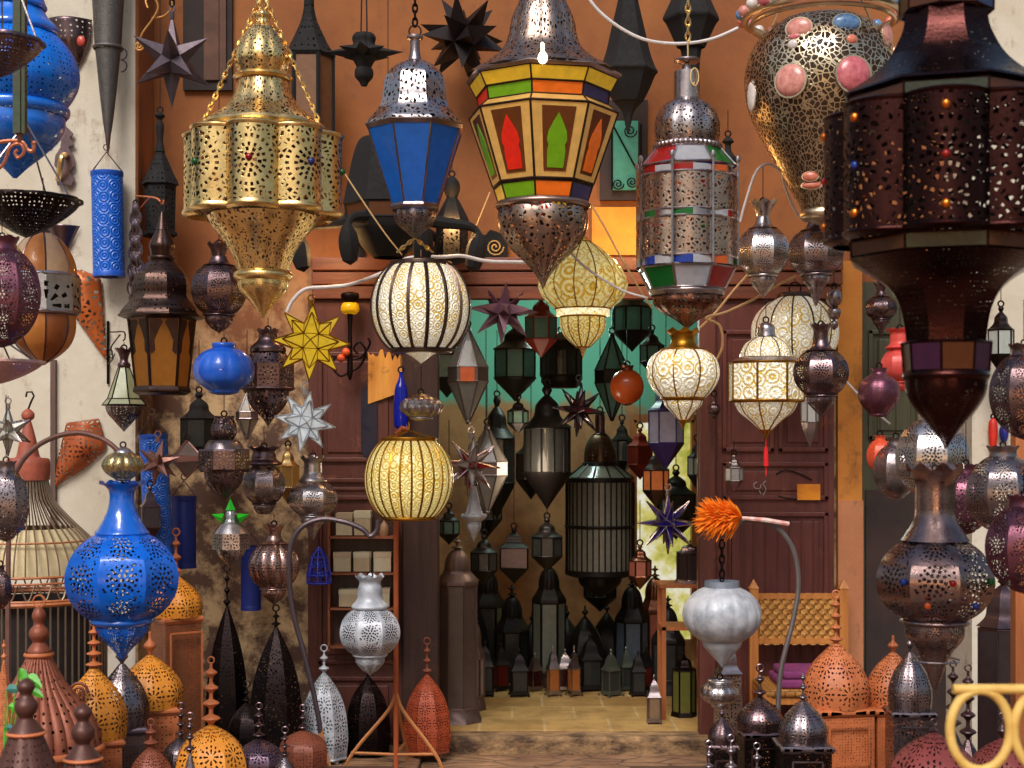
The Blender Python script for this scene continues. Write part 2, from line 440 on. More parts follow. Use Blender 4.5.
def domebox(label, cx, Y, ft, dt, rim, r, z0, md, mb, n=3, name='floor_lantern', rot=0.0, sides=8, boxw=None, fm=None, fr=None, ringed=True, belly=1.0, dlobes=8):
    """square pierced lantern with an onion dome and a beaded finial, standing at height z0"""
    bw = boxw or r; bot = gy(Y, z0); fr = fr or r*.22; fm = fm or md
    secs = [('finial', fm, beads(ft+(4 if ringed else 0), dt+1, n, fr), dict(seg=20, sub=2)),
            ('dome', md, [(dt, fr*.5), (dt+(rim-dt)*.14, r*.37), (dt+(rim-dt)*.3, r*.66), (dt+(rim-dt)*.48, r*.87), (dt+(rim-dt)*.7, r*belly), (rim, r*.95)], dict(lobes=dlobes, amp=.045, rot=rot)),
            ('rim', fm, [(rim-1, bw*1.0), (rim-1, bw*1.0), (rim+1, bw*1.09), (rim+3, bw*1.09), (rim+3, bw*1.09), (rim+6, bw*1.0)], dict(sides=4, rot=rot, cap='tb', sharp=True)),
            ('box_body', mb, [(rim+5, bw*.97), (bot-5, bw*.97)], dict(sides=4, rot=rot, sharp=True, panels=8)),
            ('base', fm, [(bot-6, bw*1.06), (bot, bw*1.08)], dict(sides=4, rot=rot, cap='tb', sharp=True))]
    root = lantern(name, label, cx, Y, secs, ring=False)
    if ringed:
        s = S(Y); b = Soup(); b.ring((0, 0, (bot-ft)*s), 3.6*s, .9*s, 'y', 18, 6); part(root, 'ring', b.mesh('ring'), fm)
    # small door frame with hinge pins on the front of the box
    s = S(Y); b = Soup(); fx = bw*.97*s; zt = (bot-rim-14)*s; zb = 14*s
    M = Matrix.Rotation(rot, 4, 'Z')
    for x in (-.62, .62): b.box(x*fx-.8*s, x*fx+.8*s, -fx-1.2*s, -fx+.6*s, zb, zt, M)
    for z in (zb, zt): b.box(-.62*fx, .62*fx, -fx-1.2*s, -fx+.6*s, z-.8*s, z+.8*s, M)
    part(root, 'door_frame', b.mesh('door_frame', False), fm)
    return root

def ogive(label, cx, Y, ft, top, bot, r, mat, n=3, sides=8, fm=None, name='floor_lantern', legs=4, rings=True, fr=None, lobes=0, widest=.72):
    fm = fm or mat; fr = fr or max(2.6, r*.16); H = bot-top
    w = widest; body = [(top, 1), (top+H*w*.14, r*.33), (top+H*w*.3, r*.6), (top+H*w*.48, r*.81), (top+H*w*.7, r*.94), (top+H*w, r), (top+H*(w*.4+.54), r*.975), (bot-H*.06, r*.92)]
    secs = [('finial', fm, beads(ft+(4 if rings else 0), top+1, n, fr), dict(seg=16, sub=2)),
            ('shell', mat, body, dict(lobes=lobes, amp=.06) if lobes else dict(sides=sides, rot=face(cx))),
            ('foot_rim', fm, [(bot-H*.07, r*.92), (bot-H*.05, r*.95), (bot-H*.05, r*.95), (bot-H*.035, r*.9)], dict(sides=sides, cap='b', rot=face(cx)))]
    root = lantern(name, label, cx, Y, secs, ring=False); s = S(Y); yb = root['yb']
    dz = (bot-yb)*s
    root.location.z -= dz
    for c in root.children: c.location.z += dz
    if rings:
        b = Soup(); b.ring((0, 0, (bot-ft)*s), 3.2*s, .8*s, 'y', 16, 6); part(root, 'ring', b.mesh('ring'), fm)
    for k in range(legs):
        a = pi/4+k*pi/2; x, y = r*.78*s*sin(a), -r*.78*s*cos(a)
        b = Soup(); b.tube([(x*.94, y*.94, H*.05*s), (x, y, H*.02*s), (x*1.05, y*1.05, 0)], [r*.16*s, r*.11*s, r*.07*s], 6)
        part(root, 'leg', b.mesh('leg'), fm)
    return root

ICO = [Vector((0, 0, 1))]+[Vector((sin(k*2*pi/5)*2/sqrt(5), -cos(k*2*pi/5)*2/sqrt(5), 1/sqrt(5))) for k in range(5)] \
    + [Vector((sin((k+.5)*2*pi/5)*2/sqrt(5), -cos((k+.5)*2*pi/5)*2/sqrt(5), -1/sqrt(5))) for k in range(5)]+[Vector((0, 0, -1))]
DOD = []
for i in range(12):
    for j in range(i):
        for k in range(j):
            if all((ICO[a]-ICO[b]).length < 1.2 for a, b in ((i, j), (j, k), (i, k))): DOD.append((ICO[i]+ICO[j]+ICO[k]).normalized())
RCV = [Vector(p).normalized() for p in {tuple(sg[i]*q[i] for i in range(3)) for q in ((1, 1, 1+sqrt(2)), (1, 1+sqrt(2), 1), (1+sqrt(2), 1, 1)) for sg in [(a, b, c) for a in (-1, 1) for b in (-1, 1) for c in (-1, 1)]}]
RCV.sort(key=lambda v: tuple(v)); RCF = [Vector((a, b, c)).normalized() for a in (-1, 0, 1) for b in (-1, 0, 1) for c in (-1, 0, 1) if (a, b, c) != (0, 0, 0)]
def star(label, cx, cy, Y, R, mat, n=12, core=.36, rz=0.0, tilt=0.0, hang=None, vs=1.0, style='wire', m2=None, name='hanging_star', edge=None, hs=1.0):
    s = S(Y); R *= s; dirs, base = {12: (ICO, DOD), 20: (DOD, ICO), 26: (RCF, RCV)}[n]
    root = thing(name, label, 'star lantern', P(cx, cy, Y)-Vector((0, 0, R*vs)))
    M = Matrix.Translation((0, 0, R*vs)) @ Matrix.Rotation(tilt, 4, 'Y') @ Matrix.Rotation(rz, 4, 'Z') @ Matrix.Diagonal((hs, hs, vs, 1))
    eb = Soup()
    for i, d in enumerate(dirs):
        bs = sorted(base, key=lambda b: -b.dot(d)); nb = {12: 5, 20: 3}.get(n) or (3 if min(abs(q) for q in d) > .5 else 4); bs = bs[:nb]
        ax = d.orthogonal().normalized(); ay = d.cross(ax)
        bs.sort(key=lambda b: atan2(b.dot(ay), b.dot(ax)))
        v = [M @ (b*R*core) for b in bs]+[M @ (d*R*(.86 if nb == 3 and n == 26 else 1))]
        f = [(k, (k+1) % nb, nb) for k in range(nb)]
        o = part(root, 'spike', new_mesh('spike', v, f, [((0, 0), (1, 0), (.5, 1.5)) for _ in f], None, False), m2 if (m2 and i % 2) else mat)
        if edge:
            b = Soup()
            for k in range(nb): b.tube([v[k], v[nb]], .7*s, 4); b.tube([v[k], v[(k+1) % nb]], .7*s, 4)
            part(o, 'edge_solder', b.mesh('edge'), edge)
    if hang is not None:
        b = Soup(); t = 2*R*vs
        b.tube([(0, 0, t-R*vs*.12), (0, 0, t+2*s)], 2.4*s, 8); b.ring((0, 0, t+5*s), 3*s, .8*s, 'y', 14, 5)
        part(root, 'cap', b.mesh('cap'), edge or mat)
        b = Soup(); e = (0, 0, t+(cy-R/s*vs-hang)*s); a = (0, 0, t+8*s)
        if e[2] > a[2]:
            if style == 'chain': b.chain(a, e, 9*s, 1.0*s)
            else: b.tube([a, e], max(.0016, .45*s), 5)
            part(root, 'wire', b.mesh('wire'), black())
    return root

def hexlamp(label, cx, Y, top, bot, r, fm, gm, kind='hang', sides=6, hang=None, name=None, rot=0.0, style='wire', fw=.9, legs=False):
    H = bot-top; y = lambda t: top+t*H
    if kind == 'hang':
        secs = [('finial', fm, [(y(0), r*.12), (y(.04), r*.2), (y(.08), r*.12), (y(.1), r*.14)], dict(seg=16)),
                ('roof', fm, [(y(.09), r*.15), (y(.16), r*.45), (y(.24), r*.52), (y(.3), r*.75), (y(.34), r)], dict(sides=sides, rot=rot, cap='b')),
                ('glass_body', gm, [(y(.345), r*.9), (y(.7), r*.9)], dict(sides=sides, rot=rot, sharp=True, frame=fm, fw=fw)),
                ('bowl', fm, [(y(.7), r*.98), (y(.73), r*.9), (y(.82), r*.6), (y(.92), r*.25), (bot, 0)], dict(sides=sides, rot=rot, cap='t'))]
    elif kind == 'tower':
        secs = [('finial', fm, beads(y(0), y(.12), 2, r*.2), dict(seg=14, sub=2)),
                ('dome', fm, [(y(.11), r*.12), (y(.15), r*.5), (y(.2), r*.62), (y(.25), r*.7), (y(.29), r*1.05)], dict(sides=sides, rot=rot, cap='b')),
                ('glass_body', gm, [(y(.3), r*.95), (y(.94), r*.95)], dict(sides=sides, rot=rot, sharp=True, frame=fm, fw=fw)),
                ('base', fm, [(y(.935), r*1.05), (bot, r*1.12)], dict(sides=sides, rot=rot, cap='tb', sharp=True))]
    elif kind == 'diamond':
        secs = [('cap', fm, [(y(0), r*.06), (y(.03), r*.16), (y(.06), r*.12)], dict(seg=12)),
                ('glass_top', gm, [(y(.05), r*.1), (y(.42), r)], dict(sides=sides, rot=rot, sharp=True, frame=fm, fw=fw)),
                ('band', fm, [(y(.42), r*1.02), (y(.56), r*1.02)], dict(sides=sides, rot=rot, sharp=True)),
                ('glass_base', gm, [(y(.56), r), (y(.96), r*.1)], dict(sides=sides, rot=rot, sharp=True, frame=fm, fw=fw)),
                ('tip', fm, [(y(.955), r*.12), (y(.975), r*.14), (bot, 0)], dict(seg=12))]
    elif kind == 'house':
        secs = [('finial', fm, [(y(0), 0), (y(.05), r*.16), (y(.1), r*.1), (y(.13), r*.2)], dict(seg=12)),
                ('roof', fm, [(y(.12), r*.12), (y(.22), r*.5), (y(.36), r*.68), (y(.46), r*1.05)], dict(sides=4, rot=rot, cap='b')),
                ('glass_body', gm, [(y(.47), r*.85), (y(.9), r*.85)], dict(sides=4, rot=rot, sharp=True, frame=fm, fw=fw)),
                ('base', fm, [(y(.89), r), (y(.96), r*1.02)], dict(sides=4, rot=rot, cap='tb', sharp=True))]
    root = lantern(name or ('hanging_lantern' if kind in ('hang', 'diamond') else 'small_lantern'), label, cx, Y, secs, hang, style, ring=(kind in ('hang', 'diamond')))
    if kind == 'house':
        s = S(Y); root.location.z -= 0
        yb = root['yb']; dz = (bot-yb)*s; root.location.z -= dz
        for c in root.children: c.location.z += dz
        for k in range(4):
            a = pi/4+k*pi/2+rot; x, yy = r*1.2*s*sin(a), -r*1.2*s*cos(a); b = Soup()
            b.tube([(x, yy, dz+.001), (x*1.05, yy*1.05, 0)], 1.2*s, 6); part(root, 'leg', b.mesh('leg'), fm)
    return root
# ---------------------------------------------------------------- the place
def plaster(name, c1, c2, c3, bump=.5, low=None, zlo=0, zhi=1):
    t = NT(name); v = t.obj(1)
    n1 = t.noise(v, 2.2, 7, .65); n2 = t.noise(v, 9, 6, .7); n3 = t.noise(t.obj(6, 6, 1.0), 2.0, 5, .6)
    col = t.mix(t.ramp(n1, [(.36, (0, 0, 0, 1)), (.66, (1, 1, 1, 1))]), lin(c1), lin(c2))
    col = t.mix(t.ramp(t.math('MULTIPLY', n2, n3), [(.3, (0, 0, 0, 1)), (.44, (.8, .8, .8, 1))]), col, lin(c3))
    if low:
        sx = t.n('ShaderNodeSeparateXYZ'); t.t.links.new(v, sx.inputs[0])
        zz = t.math('MULTIPLY_ADD', n1, .9, t.math('SUBTRACT', sx.outputs[2], .45))
        f = t.ramp(t.math('DIVIDE', t.math('SUBTRACT', zz, zlo), zhi-zlo), [(.0, (1, 1, 1, 1)), (1, (0, 0, 0, 1))])
        lw = t.mix(t.ramp(t.math('MULTIPLY_ADD', n2, .5, t.math('MULTIPLY', n1, .5)), [(.44, (0, 0, 0, 1)), (.54, (1, 1, 1, 1))]), lin((196, 164, 122)), lin((86, 60, 46)))
        col = t.mix(f, col, lw)
    b = t.bsdf(col, .85); t.bump(b, t.math('ADD', n2, n1), bump, .012); return t.done(b.outputs[0])

def wood(name, c1, c2, c3=None, axis='z', rough=.5, wear=.5):
    if name in MC: return MC[name]
    t = NT(name); v = t.obj(*((9, 9, .7) if axis == 'z' else (.7, 9, 9)))
    n1 = t.noise(v, 3, 6, .7); n2 = t.noise(t.obj(1), 5, 6, .75)
    col = t.mix(t.ramp(n1, [(.3, (0, 0, 0, 1)), (.7, (1, 1, 1, 1))]), lin(c1), lin(c2))
    if c3: col = t.mix(t.ramp(n2, [(.6, (0, 0, 0, 1)), (.7, (wear, wear, wear, 1))]), col, lin(c3))
    b = t.bsdf(col, rough); t.bump(b, t.math('ADD', n1, n2), .5, .006)
    MC[name] = t.done(b.outputs[0]); return MC[name]

ochre = plaster('ochre_plaster', (148, 90, 44), (126, 72, 36), (112, 68, 42), .35, low=(112, 84, 62), zlo=1.9, zhi=2.7)
white_pl = plaster('white_plaster', (206, 198, 182), (190, 178, 158), (140, 112, 88), .4)
tanroom = plaster('tan_plaster', (176, 132, 92), (150, 106, 74), (120, 84, 60), .4)
pinkish = plaster('pink_plaster', (196, 132, 92), (180, 116, 80), (84, 62, 48), .5)
redwood = wood('red_wood', (104, 52, 40), (72, 34, 28), (150, 88, 60), 'z')
redwood_h = wood('red_wood_beam', (120, 62, 36), (84, 40, 24), (160, 96, 50), 'x')
darkwood = wood('dark_wood', (74, 46, 38), (46, 28, 25), (110, 74, 58), 'z')
greenwood = wood('green_wood', (74, 74, 50), (54, 52, 36), (104, 92, 60), 'z')
palewood = wood('pale_wood', (206, 138, 66), (170, 100, 44), None, 'z')
orangewood = wood('orange_wood', (186, 112, 62), (150, 84, 46), None, 'z')

X = lambda px, Y: (px-512)*S(Y)
Z = lambda py, Y: EYE-(py-HZ)*S(Y)

# street ground: worn stone
t = NT('street_stone'); v = t.obj(1)
n1 = t.noise(v, 3, 7, .7); vd = t.vor(t.obj(1.2, 3, 1), 3.0, 'DISTANCE_TO_EDGE')
col = t.mix(t.ramp(n1, [(.35, (0, 0, 0, 1)), (.65, (1, 1, 1, 1))]), lin((166, 128, 94)), lin((112, 80, 60)))
col = t.mix(t.ramp(vd, [(.0, (1, 1, 1, 1)), (.05, (0, 0, 0, 1))]), col, lin((70, 52, 42)))
b = t.bsdf(col, .75); t.bump(b, t.math('ADD', n1, vd), .7, .03); stone = t.done(b.outputs[0])
struct('floor', Soup().box(-9, 9, -16, .0, -.2, 0).mesh('floor', False), stone)

# facade wall with the shop doorway cut out
DX0, DX1, DZ, SILL = X(436, 0), X(702, 0), Z(292, 0), .15
b = Soup(); TW = .22
b.box(-3.4, DX0, 0, TW, 0, 5.2); b.box(DX1, 3.4, 0, TW, 0, 5.2); b.box(DX0, DX1, 0, TW, DZ, 5.2)
struct('wall_front', b.mesh('wall_front', False), ochre)
# pinkish plaster jamb strip right of the right door, standing slightly proud
struct('trim_1', Soup().box(X(836, 0), X(860, 0), -.05, 0, 0, Z(262, 0)).mesh('trim', False), plaster('yellow_jamb', (206, 136, 56), (184, 112, 44), (120, 74, 40), .4))
struct('trim_2', bm_ := Soup().box(X(835, 0)+.004, X(860, 0)+.004, -.062, -.05, 0, Z(500, 0)).mesh('trim', False), pinkish)

# white plaster pillar on the left
LY = -.35; lx = X(138, LY)
b = Soup().box(-4.2, lx, LY, 0, 0, 5.2)
o = struct('wall_left', b.mesh('wall_left', False), [white_pl, ochre])
for p in o.data.polygons:
    if p.normal.x > .9: p.material_index = 1
bevel(o, .03, 3)
# wooden batten on the white pillar
struct('trim_3', Soup().box(X(52, LY), X(57, LY), LY-.03, LY, 0, Z(360, LY)).mesh('trim', False), wood('batten_wood', (110, 84, 74), (78, 56, 50), None))
# right white return wall
RY = -.5
o = struct('wall_right', Soup().box(X(972, RY), 4.4, RY, 0, 0, 5.2).mesh('wall_right', False), white_pl)

# opposite side of the lane, behind the camera
struct('wall_back', Soup().box(-9, 9, -16.3, -16, 0, 3.0).mesh('wall_back', False), plaster('lane_plaster', (150, 104, 76), (130, 88, 62), (100, 70, 54)))

# threshold step and tiled shop floor
t = NT('worn_step'); v = t.obj(1, 2, 2); n1 = t.noise(v, 5, 7, .75); n2 = t.noise(t.obj(1), 14, 4, .6)
col = t.mix(t.ramp(n1, [(.36, (0, 0, 0, 1)), (.62, (1, 1, 1, 1))]), lin((176, 140, 98)), lin((70, 50, 36)))
b = t.bsdf(col, .8); t.bump(b, t.math('ADD', n1, n2), .9, .02); stepm = t.done(b.outputs[0])
b = Soup().box(DX0-.05, DX1+.1, -.16, .02, 0, SILL-.006)
o = struct('trim_4', b.mesh('trim', False), stepm); bevel(o, .02, 3)
struct('trim_10', Soup().box(DX0-.055, DX1+.1, -.9, -.15, 0, .05).mesh('trim', False), stone)
t = NT('floor_tiles'); br = t.n('ShaderNodeTexBrick'); t.put(br.inputs['Vector'], t.obj(1))
br.offset = .5; br.inputs['Scale'].default_value = 1.0; br.inputs['Mortar Size'].default_value = .008
br.inputs['Brick Width'].default_value = .36; br.inputs['Row Height'].default_value = .36
br.inputs['Color1'].default_value = lin((196, 158, 96)); br.inputs['Color2'].default_value = lin((176, 138, 82)); br.inputs['Mortar'].default_value = lin((206, 178, 128))
n1 = t.noise(t.obj(1), 6, 6, .7)
col = t.mix(t.ramp(n1, [(.4, (0, 0, 0, 1)), (.7, (.7, .7, .7, 1))]), br.outputs['Color'], lin((120, 92, 52)))
b = t.bsdf(col, .5); t.bump(b, t.math('ADD', n1, br.outputs['Fac']), .3, .006); tiles = t.done(b.outputs[0])
struct('floor_tiles', Soup().box(-1.6, 2.4, .02, 2.9, 0, SILL).mesh('floor_tiles', False), tiles)

# shop interior: back wall painted teal above tan, side walls, ceiling
BY = 2.6
t = NT('two_tone_wall'); v = t.obj(1); sx = t.n('ShaderNodeSeparateXYZ'); t.t.links.new(v, sx.inputs[0])
n1 = t.noise(v, 4, 6, .65)
zz = t.math('MULTIPLY_ADD', n1, .5, sx.outputs[2])
col = t.mix(t.ramp(n1, [(.4, (0, 0, 0, 1)), (.65, (1, 1, 1, 1))]), lin((190, 142, 98)), lin((150, 104, 72)))
col = t.mix(t.ramp(t.math('SUBTRACT', zz, 1.75), [(.45, (0, 0, 0, 1)), (.53, (1, 1, 1, 1))]), col, lin((112, 190, 166)))
b = t.bsdf(col, .85); t.bump(b, n1, .4, .01); twotone = t.done(b.outputs[0])
wx0, wx1, wz0, wz1 = X(634, BY), X(694, BY), Z(640, BY), Z(420, BY)
b = Soup(); b.box(-1.6, wx0, BY, BY+.2, SILL, 3.1); b.box(wx1, 2.4, BY, BY+.2, SILL, 3.1); b.box(wx0, wx1, BY, BY+.2, wz1, 3.1); b.box(wx0, wx1, BY, BY+.2, SILL, wz0)
struct('wall_rear', b.mesh('wall_rear', False), twotone)
struct('wall_inner_left', Soup().box(-1.7, -1.6, TW, BY+.2, SILL, 3.1).mesh('w', False), tanroom)
struct('wall_inner_right', Soup().box(2.4, 2.5, TW, BY+.2, SILL, 3.1).mesh('w', False), tanroom)
struct('ceiling', Soup().box(-1.7, 2.5, TW, BY+.2, 3.1, 3.2).mesh('ceiling', False), tanroom)
# rear window onto a sunlit garden
w = struct('window_1', Soup().box(wx0-.03, wx0+.02, BY-.03, BY+.1, wz0, wz1).box(wx1-.02, wx1+.03, BY-.03, BY+.1, wz0, wz1).box(wx0, wx1, BY-.03, BY+.1, wz1-.02, wz1+.04).mesh('window', False), orangewood)
t = NT('garden_light'); n1 = t.noise(t.obj(1), 5, 5, .6)
col = t.ramp(n1, [(.35, lin((150, 160, 40))), (.5, lin((226, 214, 120))), (.62, lin((255, 250, 225)))])
e = t.n('ShaderNodeEmission'); t.put(e.inputs[0], col); e.inputs[1].default_value = .75
part(w, 'pane', Soup().box(wx0, wx1, BY+.06, BY+.08, wz0, wz1).mesh('pane', False), t.done(e.outputs[0]))

# lintel of planks over the doorway and the leaves
b = Soup()
for k in range(3):
    z1 = Z(258+k*14, -.07); z0 = Z(258+k*14+13, -.07)
    b.box(X(312, -.07), X(842, -.07), -.10+.012*k, 0, z0, z1)
o = struct('trim_5', b.mesh('trim', False), redwood_h); bevel(o, .006)
# door posts
o = struct('trim_6', Soup().box(X(402, -.07), X(439, -.07), -.09, 0, .1, Z(296, -.07)).mesh('trim', False), darkwood); bevel(o, .01)
o = struct('trim_7', Soup().box(X(699, -.07), X(716, -.07), -.09, 0, .1, Z(296, -.07)).mesh('trim', False), redwood); bevel(o, .01)

o = struct('trim_9', Soup().box(-1.35, DX0-.06, -.62, 0, 0, .08).mesh('trim', False), stone); bevel(o, .012)

def leaf_door(name, x0, x1, y0, y1, yf, mat, panels, boards=0):
    b = Soup(); xa, xb, zt, zb = X(x0, yf), X(x1, yf), Z(y0, yf), Z(y1, yf)
    b.box(xa, xb, yf, yf+.03, zb, zt); o = struct(name, b.mesh(name, False), mat)
    fr = Soup(); w = .05
    for px in panels:
        a, c, d, e = X(px[0], yf), X(px[1], yf), Z(px[2], yf), Z(px[3], yf)
        fr.box(a, c, yf-.018, yf, d-w*.5, d); fr.box(a, c, yf-.018, yf, e, e+w*.5); fr.box(a, a+w*.5, yf-.018, yf, e, d); fr.box(c-w*.5, c, yf-.018, yf, e, d)
        fr.box(a+w, c-w, yf-.01, yf, e+w, d-w)
    p = part(o, 'panel', fr.mesh('panel', False), mat); bevel(p, .006); return o
# left door leaf opened flat against the wall
d1 = leaf_door('door_1', 308, 404, 300, 742, -.045, redwood, [(318, 398, 352, 462), (318, 398, 478, 500), (318, 398, 512, 664), (318, 398, 676, 738)])
bl = wood('blistered_paint', (236, 170, 74), (214, 132, 44), (110, 56, 34), 'z', .6, .9)
# strip of bare ochre paint at the head of the leaf
bb = Soup(); yf = -.074
random.seed(3)
pts = []
for i in range(15):
    px = 368+i*2.45; pts.append((px, 349+random.random()*12))
v = [(X(px, yf), yf, Z(py, yf)) for px, py in pts]+[(X(402, yf), yf, Z(392, yf)), (X(368, yf), yf, Z(404, yf))]
v2 = [(x, y+.006, z) for x, y, z in v]; n = len(v)
bb.add(v+v2, [tuple(range(n))[::-1], tuple(range(n, 2*n))]+[(i, (i+1) % n, n+(i+1) % n, n+i) for i in range(n)])
part(d1, 'bare_paint_patch', bb.mesh('patch', False), bl)
# dark blue arched niche window of the left leaf
def arch(x0, x1, yt, yb_, yf, th=.012):
    v = []; cx = (x0+x1)/2; r = (x1-x0)/2
    for k in range(9):
        a = pi*k/8; v.append((X(cx-r*cos(a), yf), yf, Z(yt+r*1.5-r*1.5*sin(a), yf)))
    for k in range(9):
        a = pi*k/8; v.append((X(cx+r*cos(a), yf), yf, Z(yb_-r*1.2+r*1.2*sin(a), yf)))
    n = len(v); v2 = [(x, y+th, z) for x, y, z in v]
    return Soup().add(v+v2, [tuple(range(n))[::-1], tuple(range(n, 2*n))]+[(i, (i+1) % n, n+(i+1) % n, n+i) for i in range(n)])
part(d1, 'niche', arch(361, 377, 384, 458, -.066).mesh('niche', False), plain('niche_blue', (18, 18, 48), .4))
# right door leaf
d2 = leaf_door('door_2', 716, 834, 300, 746, -.045, wood('plum_red_wood', (112, 54, 46), (78, 36, 32), (160, 92, 56), 'z'), [(722, 774, 330, 452), (778, 828, 330, 452), (722, 828, 462, 500), (722, 828, 512, 728)])
bb = Soup()
for k in range(8):
    xx = X(730+k*12, -.06); bb.box(xx-.004, xx+.004, -.066, -.05, Z(716, -.06), Z(520, -.06))
part(d2, 'bead_moulding', bb.mesh('bead', False), redwood)
part(d2, 'bare_paint_patch', Soup().box(X(797, -.06), X(820, -.06), -.068, -.05, Z(500, -.06), Z(484, -.06)).mesh('patch', False), plain('bright_ochre', (240, 150, 30), .6, (200, 110, 30)))
bb = Soup()
for q in (((757, 482), (754, 484), (755, 488), (760, 488), (761, 484)), ((766, 481), (763, 484), (766, 489), (763, 495)), ((759, 490), (761, 494))):
    bb.tube(spline([P(a, c, -.064) for a, c in q], 4), .0022, 5)
part(d2, 'chalk_scribble', bb.mesh('chalk'), plain('chalk', (190, 190, 186), .9))
bb = Soup()
for q in (((776, 474), (786, 470), (800, 474), (812, 480)), ((778, 496), (792, 499), (806, 498))):
    bb.tube(spline([P(a, c, -.064) for a, c in q], 4), .004, 5)
part(d2, 'split', bb.mesh('split'), plain('crack_dark', (30, 16, 14), .9))
# green painted door at the far right, dark lower half
d3 = leaf_door('door_3', 862, 985, 282, 752, -.03, greenwood, [(868, 920, 330, 440), (926, 978, 330, 440)])
part(d3, 'lower_panel', Soup().box(X(866, -.05), X(982, -.05), -.05, -.03, Z(745, -.05), Z(490, -.05)).mesh('lower_panel', False), plain('blackish_brown', (38, 27, 26), .7, (58, 38, 34), 5))

# small window with teal light and dark shutters, high on the ochre wall
wy = -.03
w2 = struct('window_2', Soup().box(X(600, wy), X(648, wy), -.03, 0, Z(200, wy), Z(100, wy)).mesh('window', False), plain('shutter_dark', (52, 34, 28), .7))
part(w2, 'pane', Soup().box(X(612, -.04), X(638, -.04), -.045, -.03, Z(190, -.04), Z(121, -.04)).mesh('pane', False), glass('teal_pane', (96, 176, 150), .25, .3, .1))
bb = Soup()
for cx, cy, R in ((630, 131, 7), (618, 184, 6), (632, 182, 6)):
    bb.tube([P(cx+R*(1-k/26)*cos(k*.5), cy+R*(1-k/26)*sin(k*.5), -.06) for k in range(24)], .004, 5)
for a, c in (((606, 112), (640, 176)), ((641, 124), (641, 190)), ((612, 120), (612, 190))): bb.tube([P(*a, -.06), P(*c, -.06)], .005, 5)
part(w2, 'iron_grille', bb.mesh('grille'), black())
# shuttered dark opening top left of the ochre wall
w3 = struct('window_3', Soup().box(X(183, wy), X(232, wy), -.03, 0, Z(90, wy), Z(-40, wy)).mesh('window', False), plain('opening_dark', (40, 26, 24), .8))
part(w3, 'shutter', Soup().box(X(204, -.04), X(226, -.04), -.045, -.03, Z(80, -.04), Z(-40, -.04)).mesh('shutter', False), plain('shutter_brown', (96, 64, 50), .8))
# bright ochre painted board over the lintel
struct('trim_8', Soup().box(X(592, -.02), X(636, -.02), -.02, 0, Z(255, -.02), Z(207, -.02)).mesh('trim', False), plain('yellow_ochre_board', (226, 150, 34), .6, (200, 124, 30), 5))

# ---------------------------------------------------------------- light
W = bpy.data.worlds.new('world'); sc.world = W; W.use_nodes = True
nt = W.node_tree; bg = nt.nodes['Background']
sky = nt.nodes.new('ShaderNodeTexSky'); sky.sky_type = 'NISHITA'; sky.sun_disc = False; sky.sun_elevation = radians(50); sky.sun_rotation = radians(200)
sky.air_density = 1.5; sky.dust_density = 3.0
nt.links.new(sky.outputs[0], bg.inputs[0]); bg.inputs[1].default_value = .10
sd = bpy.data.lights.new('sun', 'SUN'); sd.energy = 3.2; sd.angle = radians(28); sd.color = (1, .95, .9)
so = bpy.data.objects.new('sun', sd); C.objects.link(so)
so.rotation_euler = (radians(44), 0, radians(-14))
def bulb(x, y, z, e, col=(1, .62, .28), r=.03):  # point light, for the wall bulbs and for added fill lights
    d = bpy.data.lights.new('bulb_or_fill_light', 'POINT'); d.energy = e; d.color = col; d.shadow_soft_size = r
    o = bpy.data.objects.new('bulb_or_fill_light', d); C.objects.link(o); o.location = (x, y, z); return o
bulb(*P(452, 225, -.35), 9, (1, .55, .2))
bulb(*P(642, 236, -.35), 6, (1, .55, .2))
bulb(*P(330, 250, -.4), 5, (1, .55, .2))
bulb(*P(560, 320, 1.5), 30, (.75, 1, .9), .15)  # cool fill added high in the shop so the teal wall shows
bulb(*P(530, 470, .35), 9, (1, .78, .55), .12)  # warm fill added to lighten the shop interior
bulb(.7, -13.6, 1.5, 170, (1, .6, .3), .2)  # unseen warm light added across the lane for orange reflections
bulb(-2.4, -13.6, 1.8, 160, (1, .62, .3), .2)  # second unseen light added there, also gives warm frontal fill
# ================================================================ hero lanterns along the front
wire_b = black()
# gold lantern --------------------------------------------------
cx, Y = 263, -1.8; s = S(Y)
g = lantern('hanging_lantern', 'large openwork brass lantern with eight bulging drum panels set with coloured stones', cx, Y, [
    ('finial', gold('lace', .8), [(8, 2), (14, 8), (22, 7), (30, 15), (45, 25), (60, 29), (72, 25), (76, 24)], dict(lobes=8, amp=.06)),
    ('collar', gold(), [(75, 27), (78, 30), (81, 27)], dict(seg=32)),
    ('roof', gold('lace', 1.1), [(80, 25), (95, 29), (108, 38), (119, 52), (126, 61)], dict(lobes=8, amp=.05)),
    ('roof_rim', gold(), [(126, 61), (129, 63), (129, 63), (134, 60)], dict(lobes=8, amp=.05)),
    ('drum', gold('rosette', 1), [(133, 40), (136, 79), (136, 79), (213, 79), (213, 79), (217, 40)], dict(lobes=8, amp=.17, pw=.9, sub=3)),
    ('drum_rim', gold(), [(134, 77), (136, 81), (139, 80)], dict(lobes=8, amp=.17, pw=.9)),
    ('lower_rim', gold(), [(211, 80), (215, 81), (218, 76)], dict(lobes=8, amp=.17, pw=.9)),
    ('underside', gold('lace', 1.1), [(217, 56), (228, 50), (240, 40), (255, 31), (272, 25)], dict(lobes=8, amp=.06)),
    ('ring_band', gold(), [(271, 26), (274, 29), (278, 29), (281, 26)], dict(seg=32)),
    ('drop', gold('dots', 1.5), [(281, 25), (290, 24), (300, 15), (309, 7), (318, 1)], dict(lobes=8, amp=.05))], ring=True, ringr=5, hm=gold())
yb = g['yb']
